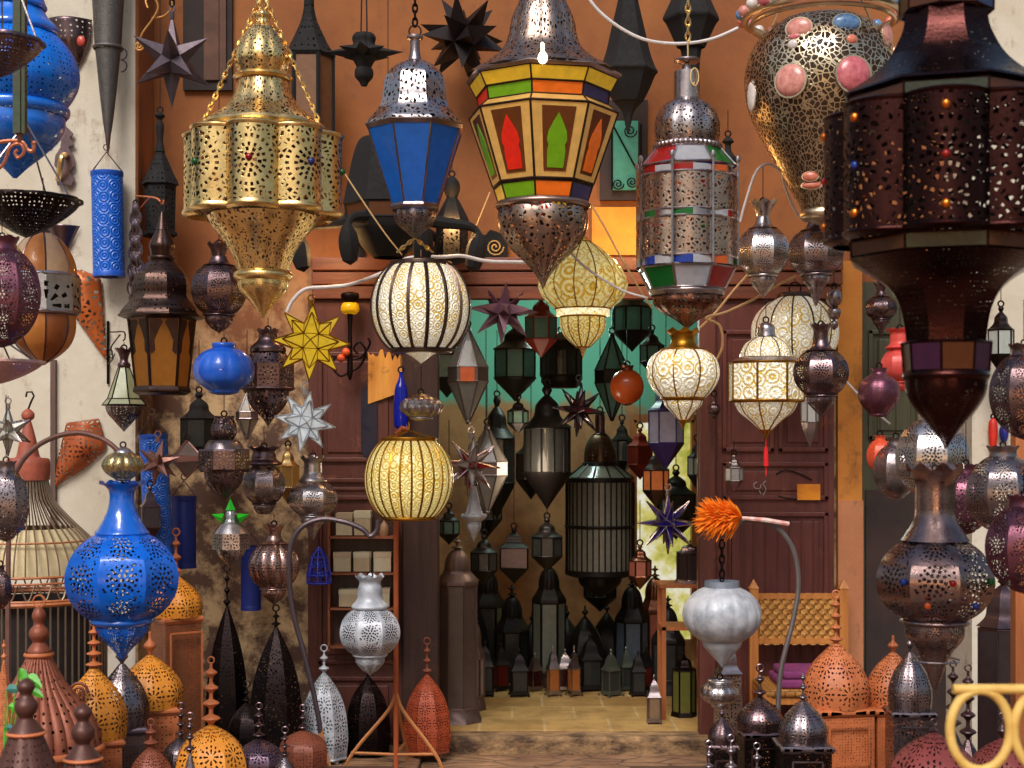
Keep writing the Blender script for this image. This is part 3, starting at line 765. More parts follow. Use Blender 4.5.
for k, (a, c) in enumerate(zip((-1, 0, 1, 2, 3), ((16, 90, 40), (150, 20, 26), (36, 40, 120), (30, 90, 40), (150, 20, 26)))):
    th = a*pi/4; b = Soup(); b.ball((79*s*sin(th), -79*s*cos(th), (yb-172)*s), 3.6*s, 12, (1, 1, 1))
    part(g, 'stone', b.mesh('stone'), glass('gem_%d_%d' % c[:2], c, 0, .15, 0, False))
b = Soup(); top = (0, 0, (yb+8)*s)
for th in (-1.25, 1.25, 2.9): b.chain(top, (62*s*sin(th), -62*s*cos(th)*.6, (yb-128)*s), 8*s, .9*s)
b.chain(top, (0, 0, (yb+40)*s), 8*s, .9*s)
part(g, 'chain', b.mesh('chain'), gold())

# blue glass lantern --------------------------------------------
blue_g = glass('cobalt_glass', (24, 104, 200), .08, .35, .1)
cx, Y = 415, -1.4; s = S(Y)
g = lantern('hanging_lantern', 'eight sided lantern with long tapering cobalt blue panes and a silver dome', cx, Y, [
    ('neck', pewter(), [(36, 8), (39, 8), (39, 5), (52, 5), (60, 7)], dict(seg=20)),
    ('dome', silver('lace', .8), [(60, 7), (66, 18), (78, 28), (94, 31), (104, 32), (114, 37), (122, 44), (127, 47)], dict(sides=8)),
    ('roof_rim', pewter(), [(127, 47), (128, 48), (131, 46)], dict(sides=8)),
    ('blue_panes', blue_g, [(131, 45), (206, 22)], dict(sides=8, sharp=True, frame=pewter(), fw=1.1)),
    ('lower_rim', pewter(), [(205, 23), (208, 24), (211, 22)], dict(sides=8)),
    ('cup', pewter('lace', .8), [(211, 21), (218, 21), (225, 17), (232, 9), (238, 2)], dict(lobes=8, amp=.06))], hang=-30, style='chain', ringr=6)
b = Soup()
for i, e in ((0, -22), (1, 22)): b.chain((0, 0, 0), (e*.8*s, 0, -14*s), 6*s, .9*s)
part(g, 'lower_chain', b.mesh('lower_chain'), gold())

# big coloured glass lantern ------------------------------------
cx, Y, rot = 543, -1.6, radians(12); s = S(Y)
lit = .38
GY = glass('yellow_glass', (236, 188, 48), lit, .3, .05); GT = glass('honey_glass', (226, 176, 96), lit*.7, .3, .05)
GR = glass('red_glass', (226, 40, 22), lit, .3, .05); GG = glass('green_glass', (112, 160, 20), lit, .3, .05)
GO = glass('orange_glass', (236, 110, 24), lit, .3, .05); GB = glass('violet_glass', (60, 58, 110), .1, .3, .05)
lead = metal('leading', (60, 40, 26), .5, .7)
secs = [('neck', pewter(), [(-34, 8), (-24, 12), (-14, 15), (-4, 22)], dict(seg=24)),
    ('roof', metal('antique_silver', (172, 150, 138), .32, 1, 'lace', 1.3, (110, 78, 60)), [(-4, 21), (8, 27), (20, 32), (36, 35), (50, 41), (62, 54), (71, 68), (77, 76)], dict(lobes=8, amp=.07, rot=rot)),
    ('roof_rim', metal('antique_silver', (172, 150, 138)), [(76, 75), (79, 78), (82, 75)], dict(sides=8, rot=rot)),
    ('yellow_panes', GY, [(82, 74), (95, 67)], dict(sides=8, rot=rot, sharp=True, frame=lead, fw=1.0)),
    ('coloured_panes', [GO, GB, GR, GG, GO, GB, GR, GG], [(95, 66), (108, 64)], dict(sides=8, rot=rot, sharp=True, frame=lead, fw=1.0)),
    ('ledge_panes', GT, [(108, 65), (116, 74)], dict(sides=8, rot=rot, sharp=True, frame=lead, fw=1.0)),
    ('honey_panes', GT, [(116, 74), (186, 50)], dict(sides=8, rot=rot, sharp=True, frame=lead, fw=1.2)),
    ('lower_panes', [GO, GB, GR, GY, GR, GO, GY, GG], [(188, 49), (203, 44)], dict(sides=8, rot=rot, sharp=True, frame=lead, fw=1.0)),
    ('bowl_rim', metal('antique_silver', (172, 150, 138)), [(203, 46), (206, 48), (209, 46)], dict(seg=40)),
    ('bowl', metal('antique_silver', (172, 150, 138), .32, 1, 'lace', .8, (110, 78, 60)), [(208, 44), (218, 46), (232, 44), (248, 34), (264, 17), (276, 7), (290, 0)], dict(lobes=8, amp=.08, rot=rot))]
g = lantern('hanging_lantern', 'largest stained glass lantern, red green and yellow panes over a silvered onion bowl', cx, Y, secs, hang=-60, style='chain')
yb = g['yb']
fac = 1/max(abs(sin((j-.5)*pi/4+rot)) for j in range(8))*cos(pi/8)
for k in range(8):                      # dark framed ogee pane on each face
    th = k*pi/4+rot; c = [GG, GO, GB, GR, GG, GO, GG, GR][k]
    e = Vector((cos(th), sin(th), 0)); nrm = Vector((sin(th), -cos(th), 0))
    def pt(u, y, out): 
        r = 74+(y-116)/(186-116)*(50-74)
        return (nrm*(r*fac+out)+e*u)*s+Vector((0, 0, (yb-y)*s))
    def slab(outline, o0, o1):
        v = [pt(u, y, o1) for u, y in outline]+[pt(u, y, o0) for u, y in outline]; n = len(outline)
        return Soup().add(v, [tuple(range(n)), tuple(range(n, 2*n))[::-1]]+[(i, n+i, n+(i+1) % n, (i+1) % n) for i in range(n)])
    fr = part(g, 'pane_surround', slab([(-17, 121), (17, 121), (11, 180), (-11, 180)], -.3, .7).mesh('pane_surround', False), metal('pierced_brown', (120, 66, 26), .5, .6, None))
    part(fr, 'ogee_pane', slab([(0, 127), (4, 134), (9, 144), (10, 152), (8, 156), (9, 162), (8, 177), (-8, 177), (-9, 162), (-8, 156), (-10, 152), (-9, 144), (-4, 134)], .5, 1.4).mesh('ogee_pane', False), c)
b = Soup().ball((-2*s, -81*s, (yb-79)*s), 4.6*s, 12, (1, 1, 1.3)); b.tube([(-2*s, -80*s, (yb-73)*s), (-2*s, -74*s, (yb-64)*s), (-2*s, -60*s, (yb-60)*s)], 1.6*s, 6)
part(g, 'bulb', b.mesh('bulb'), emitter('sun_glint_glow', (255, 236, 200), 7))  # glowing ball added to imitate a sun glint on the roof rim

# silver glass lantern ------------------------------------------
cx, Y = 687, -1.3; s = S(Y)
GC = glass('clear_etched_glass', (176, 150, 122), .02, .15, .45); GCl = glass('pale_glass', (196, 198, 206), .05, .2, .25)
gR = glass('ruby_pane', (170, 26, 22), .08, .2, .1); gG = glass('emerald_pane', (24, 110, 44), .08, .2, .1); gB = glass('sapphire_pane', (28, 60, 160), .08, .2, .1); gO = glass('amber_pane', (214, 96, 34), .12, .2, .1)
sv = metal('old_silver', (178, 168, 170), .28, 1, None, 1, (100, 80, 76)); svl = metal('old_silver', (178, 168, 170), .28, 1, 'lace', .9, (100, 80, 76))
def bars(root, y0, y1, r, n, s, yb, amp=0, mat=sv, fw=1.2, rot=0):
    b = Soup()
    for j in range(n):
        a = (j+.5)*2*pi/n+rot; b.tube([(r*s*sin(a), -r*s*cos(a), (yb-y0)*s), (r*s*sin(a), -r*s*cos(a), (yb-y1)*s)], fw*s, 6)
        b.ball((r*s*sin(a), -r*s*cos(a), (yb-y0+3)*s), 2.6*s, 8, (1, 1, 1.6))
    part(root, 'pillar_frame', b.mesh('pillar_frame'), mat)
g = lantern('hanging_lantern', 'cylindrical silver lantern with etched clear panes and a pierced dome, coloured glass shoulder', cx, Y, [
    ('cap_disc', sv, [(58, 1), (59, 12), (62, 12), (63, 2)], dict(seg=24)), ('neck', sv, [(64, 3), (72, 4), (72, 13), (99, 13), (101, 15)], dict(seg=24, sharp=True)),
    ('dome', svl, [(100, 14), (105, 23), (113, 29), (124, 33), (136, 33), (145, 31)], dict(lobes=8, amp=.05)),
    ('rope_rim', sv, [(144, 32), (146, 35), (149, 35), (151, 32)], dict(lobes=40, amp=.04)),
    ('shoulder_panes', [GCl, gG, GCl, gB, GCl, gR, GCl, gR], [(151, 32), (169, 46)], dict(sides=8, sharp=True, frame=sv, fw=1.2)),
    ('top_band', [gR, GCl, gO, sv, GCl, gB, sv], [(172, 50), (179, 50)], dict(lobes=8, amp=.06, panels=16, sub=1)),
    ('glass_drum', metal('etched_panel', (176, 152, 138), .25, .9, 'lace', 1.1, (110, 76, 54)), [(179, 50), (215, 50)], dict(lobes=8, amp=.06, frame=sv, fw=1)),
    ('middle_band', [gG, sv, GCl, gR, sv, gO, GCl], [(215, 50.5), (222, 50.5)], dict(lobes=8, amp=.06, panels=16, sub=1)),
    ('lower_drum', metal('etched_panel', (176, 152, 138), .25, .9, 'lace', 1.1, (110, 76, 54)), [(222, 50), (260, 50)], dict(lobes=8, amp=.06, frame=sv, fw=1)),
    ('lower_band', [gB, GCl, gO, sv, gG, sv, GCl], [(260, 50.5), (268, 50.5)], dict(lobes=8, amp=.06, panels=16, sub=1)),
    ('skirt_panes', [GCl, gR, GCl, gB, GCl, gG, GCl, gG], [(269, 46), (290, 36)], dict(sides=8, sharp=True, frame=sv, fw=1.4)),
    ('cup_rim', sv, [(290, 36), (292, 38), (296, 36)], dict(seg=40)),
    ('cup', coppery('lace', .7), [(296, 34), (304, 34), (312, 26), (320, 12), (326, 4), (330, 0)], dict(lobes=8, amp=.08))], ring=False)
yb = g['yb']
b = Soup(); b.tube([(1*s, 0, (yb-62)*s), (1*s, 0, (yb-42)*s), (3*s, 0, (yb-38)*s)], 1*s, 6); b.chain((1*s, 0, (yb-40)*s), (1*s, 0, (yb+30)*s), 9*s, 1*s)
b.ring((6*s, -13*s, (yb-80)*s), 4*s, .8*s, 'y', 14, 5, 2.2)
part(g, 'chain', b.mesh('chain'), gold()); bars(g, 166, 268, 52, 8, s, yb)

# filigree balloon -----------------------------------------------
cx, Y = 822, -1.2; s = S(Y)
fil = metal('silver_filigree', (214, 198, 170), .3, 1, 'wire', 2.2, (150, 120, 84)); fils = metal('silver_filigree', (214, 198, 170), .3, 1, None, 1, (150, 120, 84))
prof = [(22, 44), (32, 57), (45, 67), (60, 74), (78, 77), (95, 76), (112, 72), (135, 62), (160, 48), (182, 36), (200, 26), (212, 20)]
g = lantern('hanging_lantern', 'balloon shaped silver filigree lantern studded with big pink and blue cabochon stones', cx, Y, [
    ('filigree_bowl', fil, prof, dict(lobes=8, amp=.02)), ('lining', glass('dim_lining', (92, 66, 46), 0, .5, .15), [(y, r*.93) for y, r in prof], dict(seg=40)),
    ('foot', fils, [(210, 20), (214, 22), (219, 20), (222, 12), (226, 0)], dict(seg=28))], ring=False)
yb = g['yb']
def surf(px, py, k=1.0):
    r = 0
    for (a, ra), (c, rc) in zip(prof, prof[1:]):
        if a <= py <= c: r = ra+(rc-ra)*(py-a)/(c-a)
    dx = px-cx; return Vector((dx*s, -sqrt(max(r*r-dx*dx, 1))*s*k, (yb-py)*s))
pk = plain('pink_stone', (214, 150, 136), .25, (176, 104, 98), 30, .1); rs = plain('rose_stone', (198, 110, 116), .22, (160, 70, 84), 30, .1)
bs = plain('blue_stone', (104, 140, 180), .25, (60, 92, 140), 30, .1); wt = plain('white_stone', (214, 206, 204), .3, (190, 176, 170), 30, .1); cs = plain('coral_stone', (206, 120, 96), .3, (170, 76, 60), 30, .1)
for px, py, a, c, m in ((779, 96, 16, 16, pk), (836, 93, 17.5, 17.5, rs), (832, 41, 14, 9, bs), (788, 44, 13, 10, pk), (877, 47, 9, 12, pk), (749, 100, 8, 16, wt), (835, 59, 5.5, 4.5, cs), (781, 61, 5, 4.5, wt), (885, 62, 4.5, 5, cs), (783, 53, 6, 3, rs), (891, 96, 8, 16, wt), (804, 182, 8, 5, cs), (806, 190, 10, 4, cs)):
    p = surf(px, py); nx = p.x/(77*s); q = Soup().ball((0, 0, 0), 1, 16, (a*s, a*s*.38, c*s)); M = Matrix.Translation(p) @ Matrix.Rotation(math.asin(max(-.95, min(.95, nx))), 4, 'Z')
    q.v = [tuple(M @ Vector(x)) for x in q.v]; st = part(g, 'cabochon', q.mesh('cabochon'), m)
    q2 = Soup().ring((0, 0, 0), 1, .09, 'y', 20, 5); q2.v = [tuple(M @ Vector((x[0]*a*s, x[1]*a*s, x[2]*c*s))) for x in q2.v]; part(st, 'bezel', q2.mesh('bezel'), fils)
b = Soup(); b.ring((0, 0, (yb-18)*s), 76*s, 4*s, 'z', 48, 8); b.ring((0, 0, (yb-24)*s), 70*s, 2.5*s, 'z', 48, 6)
rim = part(g, 'beaded_rim', b.mesh('beaded_rim'), metal('silver_filigree', (214, 198, 170), .3, 1, 'wire', 2.2))
rim.data.materials.clear(); rim.data.materials.append(fils)
for k in range(26):
    a = 2*pi*k/26; p = Vector((80*s*sin(a), -80*s*cos(a), (yb-14+2*(k % 2))*s)); m = (pk, rs, bs, wt, cs)[(k*3) % 5]
    part(rim, 'bead', Soup().ball(p, 6*s, 10).mesh('bead'), m)
b = Soup()
for a in (.6, 2.2, 3.7, 5.3): b.tube([(76*s*sin(a), -76*s*cos(a), (yb-12)*s), (0, 0, (yb+90)*s)], .9*s, 5)
part(g, 'wire', b.mesh('wire'), fils)

# great dark lantern right front --------------------------------
cx, Y = 946, -4.2; s = S(Y)
dk = metal('dark_burnished_copper', (58, 32, 30), .27, 1, None, 1, (36, 18, 18)); dkl = metal('dark_burnished_copper', (58, 32, 30), .27, 1, 'lace', 1.5, (36, 18, 18)); dkr = metal('dark_burnished_copper', (58, 32, 30), .27, 1, 'rosette', 1.0, (36, 18, 18)); dkd = metal('dark_burnished_copper', (58, 32, 30), .27, 1, 'dots', 2.5, (36, 18, 18))
DG = [glass('dim_green_pane', (46, 50, 24), .02, .3, .05), glass('dim_amber_pane', (92, 48, 20), .03, .3, .05)]
g = lantern('hanging_lantern', 'huge dark burnished copper lantern hanging closest to the camera on the right', cx, Y, [
    ('neck', dk, [(-60, 20), (-40, 40), (-30, 44), (-8, 43)], dict(sides=8)), ('neck_panes', [DG[1], glass('dim_blue_pane', (40, 50, 96), .03, .3, .05), DG[0], DG[1]], [(-8, 42), (14, 42)], dict(sides=8, sharp=True, frame=dk, fw=1.2, panels=8)),
    ('roof', dkd, [(14, 42), (30, 44), (45, 50), (62, 60), (78, 76), (90, 94), (95, 102)], dict(sides=8, rot=face(946))),
    ('eave', dk, [(94, 102), (97, 105), (97, 105), (100, 101)], dict(sides=8, rot=face(946))), ('eave_panes', DG, [(100, 100), (112, 100)], dict(sides=8, rot=face(946), sharp=True, frame=dk, fw=1.2)),
    ('drum', dkr, [(112, 80), (114, 120), (114, 120), (239, 120), (239, 120), (241, 90)], dict(lobes=8, rot=face(946), amp=.15, pw=.9, sub=3)),
    ('drum_rim', dk, [(112, 119), (114, 122), (117, 120)], dict(lobes=8, amp=.15, pw=.9, rot=face(946))), ('lower_rim', dk, [(236, 120), (240, 122), (244, 112)], dict(lobes=8, amp=.15, pw=.9, rot=face(946))),
    ('skirt_panes', DG, [(243, 98), (259, 97)], dict(sides=8, rot=face(946), sharp=True, frame=dk, fw=1.4)),
    ('flare', dkd, [(260, 99), (268, 86), (280, 67), (292, 55), (308, 47), (325, 43), (343, 41)], dict(sides=8, rot=face(946))),
    ('stem_panes', [DG[1], glass('dim_violet_pane', (70, 30, 60), .02, .3, .05)], [(343, 40), (372, 38)], dict(sides=8, sharp=True, frame=dk, fw=1.4)),
    ('stem_rim', dk, [(372, 41), (376, 43), (380, 41)], dict(seg=32)),
    ('drop', dkd, [(380, 41), (394, 39), (410, 30), (424, 18), (437, 8), (450, 0)], dict(lobes=8, amp=.06))], hang=-90, style='chain', ringr=8)
yb = g['yb']
for k in range(8):
    th = k*pi/4+face(946)
    for dz in (-46, 46): part(g, 'glint_ball', Soup().ball((119*s*sin(th), -119*s*cos(th), (yb-176+dz)*s), 5*s, 10, (1, 1, 1)).mesh('glint_ball'), metal('orange_glint', (236, 130, 50), .3, 1))  # orange balls added to imitate the glints on each drum panel
    part(g, 'stone', Soup().ball((119*s*sin(th), -119*s*cos(th), (yb-176)*s), 4*s, 10).mesh('stone'), (gR, gB, gO)[k % 3])

# lit globes -----------------------------------------------------
BG1 = bead_glass('clear_gold', (244, 240, 222), (206, 170, 60), .3, 2.0); BG2 = bead_glass('rich_gold', (240, 226, 150), (206, 160, 34), .36, 1.2)
def globe(label, cx, Y, top, bot, r, n, mat, rib, fw, hang, tail=0, cone=0, amp=.02):
    cy = (top+bot)/2; h = (bot-top)/2
    pr = [(cy-h*cos(a), r*sin(a)**.9) for a in [radians(x) for x in range(35, 150, 10)]]
    yt, ybm = pr[0][0], pr[-1][0]
    secs = [('top_rim', rib, [(yt-3.5, pr[0][1]*.95), (yt-3.5, pr[0][1]*.95), (yt-3, pr[0][1]*1.03), (yt, pr[0][1]*1.03), (yt+.5, pr[0][1])], dict(seg=36)),
        ('glass_globe', mat, pr, dict(lobes=n, amp=amp, sub=2, frame=rib, fw=fw)),
        ('base_rim', rib, [(ybm-.5, pr[-1][1]), (ybm, pr[-1][1]*1.04), (ybm+3, pr[-1][1]*1.02), (ybm+3.5, pr[-1][1]*.8)], dict(seg=36, cap='b'))]
    if tail: secs.append(('drop', mat, [(ybm+3, pr[-1][1]*.55), (ybm+tail*.5, pr[-1][1]*.3), (ybm+tail, 0)], dict(lobes=8, amp=.04)))
    g = lantern('hanging_lantern', label, cx, Y, secs, ring=False); s = S(Y); yb = g['yb']
    b = Soup()
    for a in (.5, 2.1, 3.7, 5.3): b.tube([(pr[0][1]*s*sin(a), -pr[0][1]*s*cos(a), (yb-yt+3)*s), (0, 0, (yb-yt+cone)*s)], .8*s, 5)
    b.tube([(0, 0, (yb-yt+cone)*s), (0, 0, (yb-hang)*s)], .7*s, 5)
    part(g, 'wire', b.mesh('wire'), rib); return g
darkrib = metal('dark_rib', (92, 76, 70), .35, 1); goldrib = metal('gold_rib', (170, 120, 40), .35, 1)
globe('lit glass globe with dark metal ribs hanging under the blue paned lantern', 421, -1.38, 256, 359, 50, 16, BG1, darkrib, 2.1, 250, 14, 8)
globe('lit yellow beaded globe with thin gold ribs, lowest of the hanging globes', 409, -.95, 432, 525, 44.5, 24, BG2, goldrib, 1.2, 422, 0, 10)
g = lantern('hanging_lantern', 'small silver gadrooned ball lantern just above the lowest yellow globe', 421, -.95, [
    ('top', silver(), [(394, 4), (397, 12)], dict(seg=24)), ('body', silver('medal', 1), [(397, 11), (400, 18), (407, 22), (413, 19), (418, 10)], dict(lobes=12, amp=.1)), ('foot', silver(), [(417, 11), (419, 11), (421, 6)], dict(seg=24, cap='b'))], hang=366)
Y = -1.02
lantern('hanging_lantern', 'lit onion shaped yellow bead lantern with small lower bowl, behind the stained glass lantern', 583, Y, [
    ('finial', gold(), beads(222, 243, 2, 5), dict(seg=16, sub=2)),
    ('dome', BG2, [(242, 8), (250, 20), (262, 34), (274, 42), (286, 45), (298, 40), (309, 28)], dict(lobes=12, amp=.06, frame=goldrib, fw=.8)),
    ('band', bead_glass('bright_band', (255, 246, 206), (240, 210, 120), .8, 1.0), [(309, 27), (316, 27)], dict(seg=36)),
    ('bowl', BG2, [(317, 23), (326, 23), (334, 20), (341, 14), (347, 7)], dict(lobes=12, amp=.06, frame=goldrib, fw=.8)),
    ('tip', gold(), [(346, 6), (350, 3), (360, 0)], dict(seg=14))], hang=150)
lantern('hanging_lantern', 'lit bead glass urn with flared crown under the cylindrical silver lantern', 683, -1.25, [
    ('crown', goldrib, [(332, 17), (335, 13), (342, 12), (348, 16), (351, 22)], dict(scal=(8, 4), seg=48)),
    ('body', BG1, [(350, 22), (356, 31), (366, 36), (378, 36), (390, 30), (398, 22)], dict(lobes=8, amp=.07, frame=goldrib, fw=1.0)),
    ('bowl', BG1, [(400, 20), (406, 18), (413, 11), (420, 5)], dict(lobes=8, amp=.06, frame=goldrib, fw=.8)),
    ('tip', goldrib, [(419, 5), (423, 3), (430, 0)], dict(seg=12))], ring=False)
lantern('hanging_lantern', 'lit white bead ball lantern half hidden behind the faceted lit box lantern', 795, -.45, [
    ('top_rim', darkrib, [(293, 16), (296, 18), (298, 17)], dict(seg=30)), ('body', BG1, [(297, 16), (305, 30), (318, 41), (334, 44), (350, 40), (364, 28), (372, 14)], dict(lobes=12, amp=.05, frame=darkrib, fw=1.0))], hang=278, ringr=6)
g = lantern('hanging_lantern', 'faceted lit glass box lantern with pointed base and a red tassel', 766, -1.0, [
    ('finial', sv, [(322, 2), (326, 8), (333, 9), (338, 10)], dict(seg=20)), ('dome', BG1, [(337, 10), (343, 20), (351, 25), (358, 27)], dict(lobes=8, amp=.06, frame=darkrib, fw=.7)),
    ('shoulder', sv, [(358, 28), (362, 36)], dict(sides=8)), ('glass_box', BG1, [(363, 35), (401, 35)], dict(sides=8, sharp=True, frame=goldrib, fw=1.2)),
    ('lower_bowl', BG1, [(402, 32), (412, 27), (421, 16), (430, 6)], dict(lobes=8, amp=.06, frame=goldrib, fw=.9)), ('tip', goldrib, [(429, 6), (434, 3), (440, 0)], dict(seg=12))], hang=296)
s = S(-1.0); b = Soup(); b.tube([(0, 0, 2*s), (0, 0, -6*s)], .6*s, 5); b.tube([(0, 0, -6*s), (0, 0, -10*s), (0, 0, -26*s)], [1*s, 2.2*s, 2.6*s], 8); b.tube([(0, 0, -24*s), (0, 0, -36*s)], .6*s, 5)
part(g, 'tassel', b.mesh('tassel'), plain('red_tassel', (226, 20, 24), .8))

# hanging silver and dark onion lanterns around the middle --------
vase('pale silver onion lantern with rosettes, right of the cylindrical silver lantern', 763, -.75, 203, 298, 27, silver('medal', 1), silver(), hang=165, cupat=.76, shoulder=.27, crown=.5)
vase('silver onion lantern half hidden behind the huge dark lantern', 816, -1.0, 212, 306, 29, pewter('medal', 1), pewter(), hang=190, cupat=.66, shoulder=.2)
lantern('hanging_bead_string', 'string of three grey beads hanging below the half hidden silver onion lantern', 834, -.8, [('bead_string', pewter(), [(288, 1), (292, 7), (299, 8), (305, 5), (307, 1), (309, 6), (313, 7), (318, 5), (320, 1), (322, 4), (326, 4), (330, 1)], dict(seg=16))], cat='beads', hang=250)
vase('dark violet metal onion lantern with crown neck, in front of the lit ball lantern', 821, -1.35, 326, 417, 29, dark('medal', 1), dark(), hang=306, cupat=.76, shoulder=.27, crown=.36)
vase('small blackish onion lantern against the green door', 881, -.5, 284, 337, 17, dark('lace', .8), dark(), hang=250, cupat=.66, shoulder=.25)
vase('coral red vase lantern on the green door', 900, -.75, 330, 386, 20, pinkm('dots', 1.4), pinkm(), hang=300, cupat=.93, shoulder=.35, crown=.7, neck=.5)
lantern('hanging_lantern', 'dusty plum ball lantern below the coral vase lantern', 879, -1.0, [('neck', purplem(), [(368, 8), (373, 7), (376, 10)], dict(seg=24)), ('body', purplem('dots', 1), [(375, 10), (382, 18), (393, 21), (404, 18), (414, 9)], dict(lobes=8, amp=.03)), ('foot', purplem(), [(413, 9), (416, 9), (417, 4)], dict(seg=20, cap='b'))], hang=330)
lantern('hanging_lantern', 'slim white glass lantern on the door beneath the dark violet onion lantern', 810, -.45, [('top', sv, [(384, 3), (388, 7), (394, 9)], dict(sides=6)), ('glass_body', glass('milk_glass', (206, 206, 204), .06, .3, .1), [(394, 8.5), (422, 8.5)], dict(sides=6, sharp=True, frame=sv, fw=.8)), ('drop', sv, [(422, 9), (430, 7), (440, 3), (448, 0)], dict(sides=6))], hang=380, ringr=2)
hexlamp('tiny white pane lantern hung on the red door', 734, -.22, 455, 492, 9.5, sv, glass('milk_glass', (206, 206, 204)), 'hang', 6, hang=440, fw=.8)
vase('little black lantern high on the red door, beside the lit urn', 714, -.2, 396, 420, 7, dark('lace', 1), dark(), hang=380)

# right hand cluster --------------------------------------------
def ball(label, cx, Y, top, bot, r, mat, m2, lobes=8, hang=None, neck=.35, amp=.04, name='hanging_lantern', foot=True):
    H = bot-top
    return lantern(name, label, cx, Y, [('neck', m2, [(top, r*neck*1.2), (top+H*.05, r*neck), (top+H*.12, r*neck*1.05)], dict(scal=(8, H*.02), seg=40)),
        ('body', mat, orb(top+H*.1, top+H*.94, r, neck, .34, 14), dict(sides=lobes, sub=2, rot=face(cx))),
        ('foot', m2, [(top+H*.93, r*.36), (top+H*.96, r*.3), (bot, 0)], dict(seg=24))], hang=hang)
ball('bright silver rosette ball lantern behind the tip of the huge dark lantern', 932, -2.2, 410, 502, 38, silver('medal', 1), silver(), 8, 380)
ball('red orange ball lantern left of the silver rosette balls by the green door', 880, -1.2, 436, 474, 14, metal('red_orange_paint', (214, 78, 44), .4, .1, 'dots', 1, (170, 50, 30)), metal('red_orange_paint', (214, 78, 44), .4, .1), 8, 400)
ball('grey silver pierced ball lantern between the red orange ball and the bright silver ball', 896, -1.7, 438, 500, 24, pewter('medal', 1), pewter(), 8, 400)
ball('large silver rosette ball lantern at the right edge', 1003, -2.9, 447, 536, 38, pewter('medal', 1), pewter(), 8, 420)
ball('plum red ball lantern wedged behind the large silver ball at the right edge', 966, -2.55, 465, 535, 26, purplem('lace', .9), purplem(), 8, 400)
ball('mauve pierced ball lantern, lowest at the right edge', 1024, -3.6, 496, 594, 40, purplem('medal', 1), purplem(), 8, 470)
ball('dark ball lantern at the right edge beside the stem of the huge dark lantern', 1024, -3.4, 345, 440, 36, dark('medal', 1), dark(), 8, 300)
g = vase('tall dark silver vase lantern with a wide pierced belly and glowing neck, right front', 935, -3.2, 470, 690, 61, metal('smoky_silver', (150, 126, 124), .26, 1, 'medal', 1, (80, 58, 54)), metal('smoky_silver', (150, 126, 124), .26, 1, None, 1, (80, 58, 54)), hang=446, cupat=.68, shoulder=.32, crown=.46, neck=.32, amp=.07)
s = S(-3.2); yb = g['yb']
for k, c in ((-1, gB), (0, gR), (1, gG), (-.5, gO), (.5, gB)):
    th = k*pi/4; part(g, 'stone', Soup().ball((60.5*s*sin(th), -60.5*s*cos(th), (yb-(578 if k % 1 == 0 else 600))*s), 3.4*s, 10).mesh('stone'), c)
b = Soup(); b.ring((0, 0, (yb-660)*s), 24*s, 1*s, 'z', 24, 5)
part(g, 'wire_band', b.mesh('band'), sv)
# ================================================================ left side
BZ = .2                                           # top of the low display benches
ob = wood('bench_wood', (96, 70, 54), (70, 48, 38), None, 'x')
def bench(label, x0, x1, y0, y1):
    r = thing('display_bench', label, 'bench', ((x0+x1)/2, (y0+y1)/2, 0)); hx, hy = (x1-x0)/2, (y1-y0)/2
    part(r, 'bench_top', Soup().box(-hx, hx, -hy, hy, BZ-.04, BZ).mesh('top', False), ob)
    for a in (-1, 1):
        for c in (-1, 1): part(r, 'leg', Soup().box(a*(hx-.06)-.03, a*(hx-.06)+.03, c*(hy-.06)-.03, c*(hy-.06)+.03, 0, BZ-.04).mesh('leg', False), ob)
bench('low wooden display bench under the lanterns at the lower left', -2.7, -.55, -4.4, -1.12)
bench('low wooden display bench under the lanterns at the lower right', .55, 2.6, -4.4, -1.12)

# far left, large and close -------------------------------------
g = lantern('hanging_lantern', 'large glossy blue perforated lantern at the upper left edge', 15, -2.1, [
    ('neck', bluep(), [(-50, 12), (-20, 20), (-4, 27), (5, 30)], dict(seg=40)), ('neck_rim', bluep(), [(4, 30), (7, 31), (9, 29)], dict(seg=40)),
    ('shoulder', bluep(), [(9, 28), (18, 33), (26, 41), (31, 43), (34, 41)], dict(lobes=8, amp=.03)),
    ('belly', bluep('dots', 1.6), [(34, 40), (44, 50), (58, 59), (72, 63), (86, 62), (98, 56), (106, 50)], dict(lobes=8, amp=.03)),
    ('rim', bluep(), [(105, 50), (108, 53), (113, 53), (117, 50)], dict(seg=40)),
    ('cup', bluep(), [(117, 49), (128, 49), (138, 44), (146, 37)], dict(lobes=8, amp=.03)),
    ('drop', bluep('dots', 1.6), [(146, 36), (156, 26), (166, 14), (178, 2)], dict(lobes=8, amp=.03))], hang=-90)
# green post with bracket
Y = -2.9; s = S(Y)
r = thing('hanging_post', 'dark green square metal post hanging in front of the big blue lantern', 'post', P(20, 134, Y))
part(r, 'post', Soup().box(-6*s, 6*s, -4*s, 4*s, 0, 240*s).box(-2*s, 2*s, -6*s, -4*s, 0, 240*s).mesh('post', False), plain('green_post', (40, 62, 34), .5, (58, 50, 26), 12))
b = Soup(); b.tube([(0, 0, 2*s), (0, 0, -8*s)], 3*s, 8); part(r, 'end_cap', b.mesh('cap'), coppery())
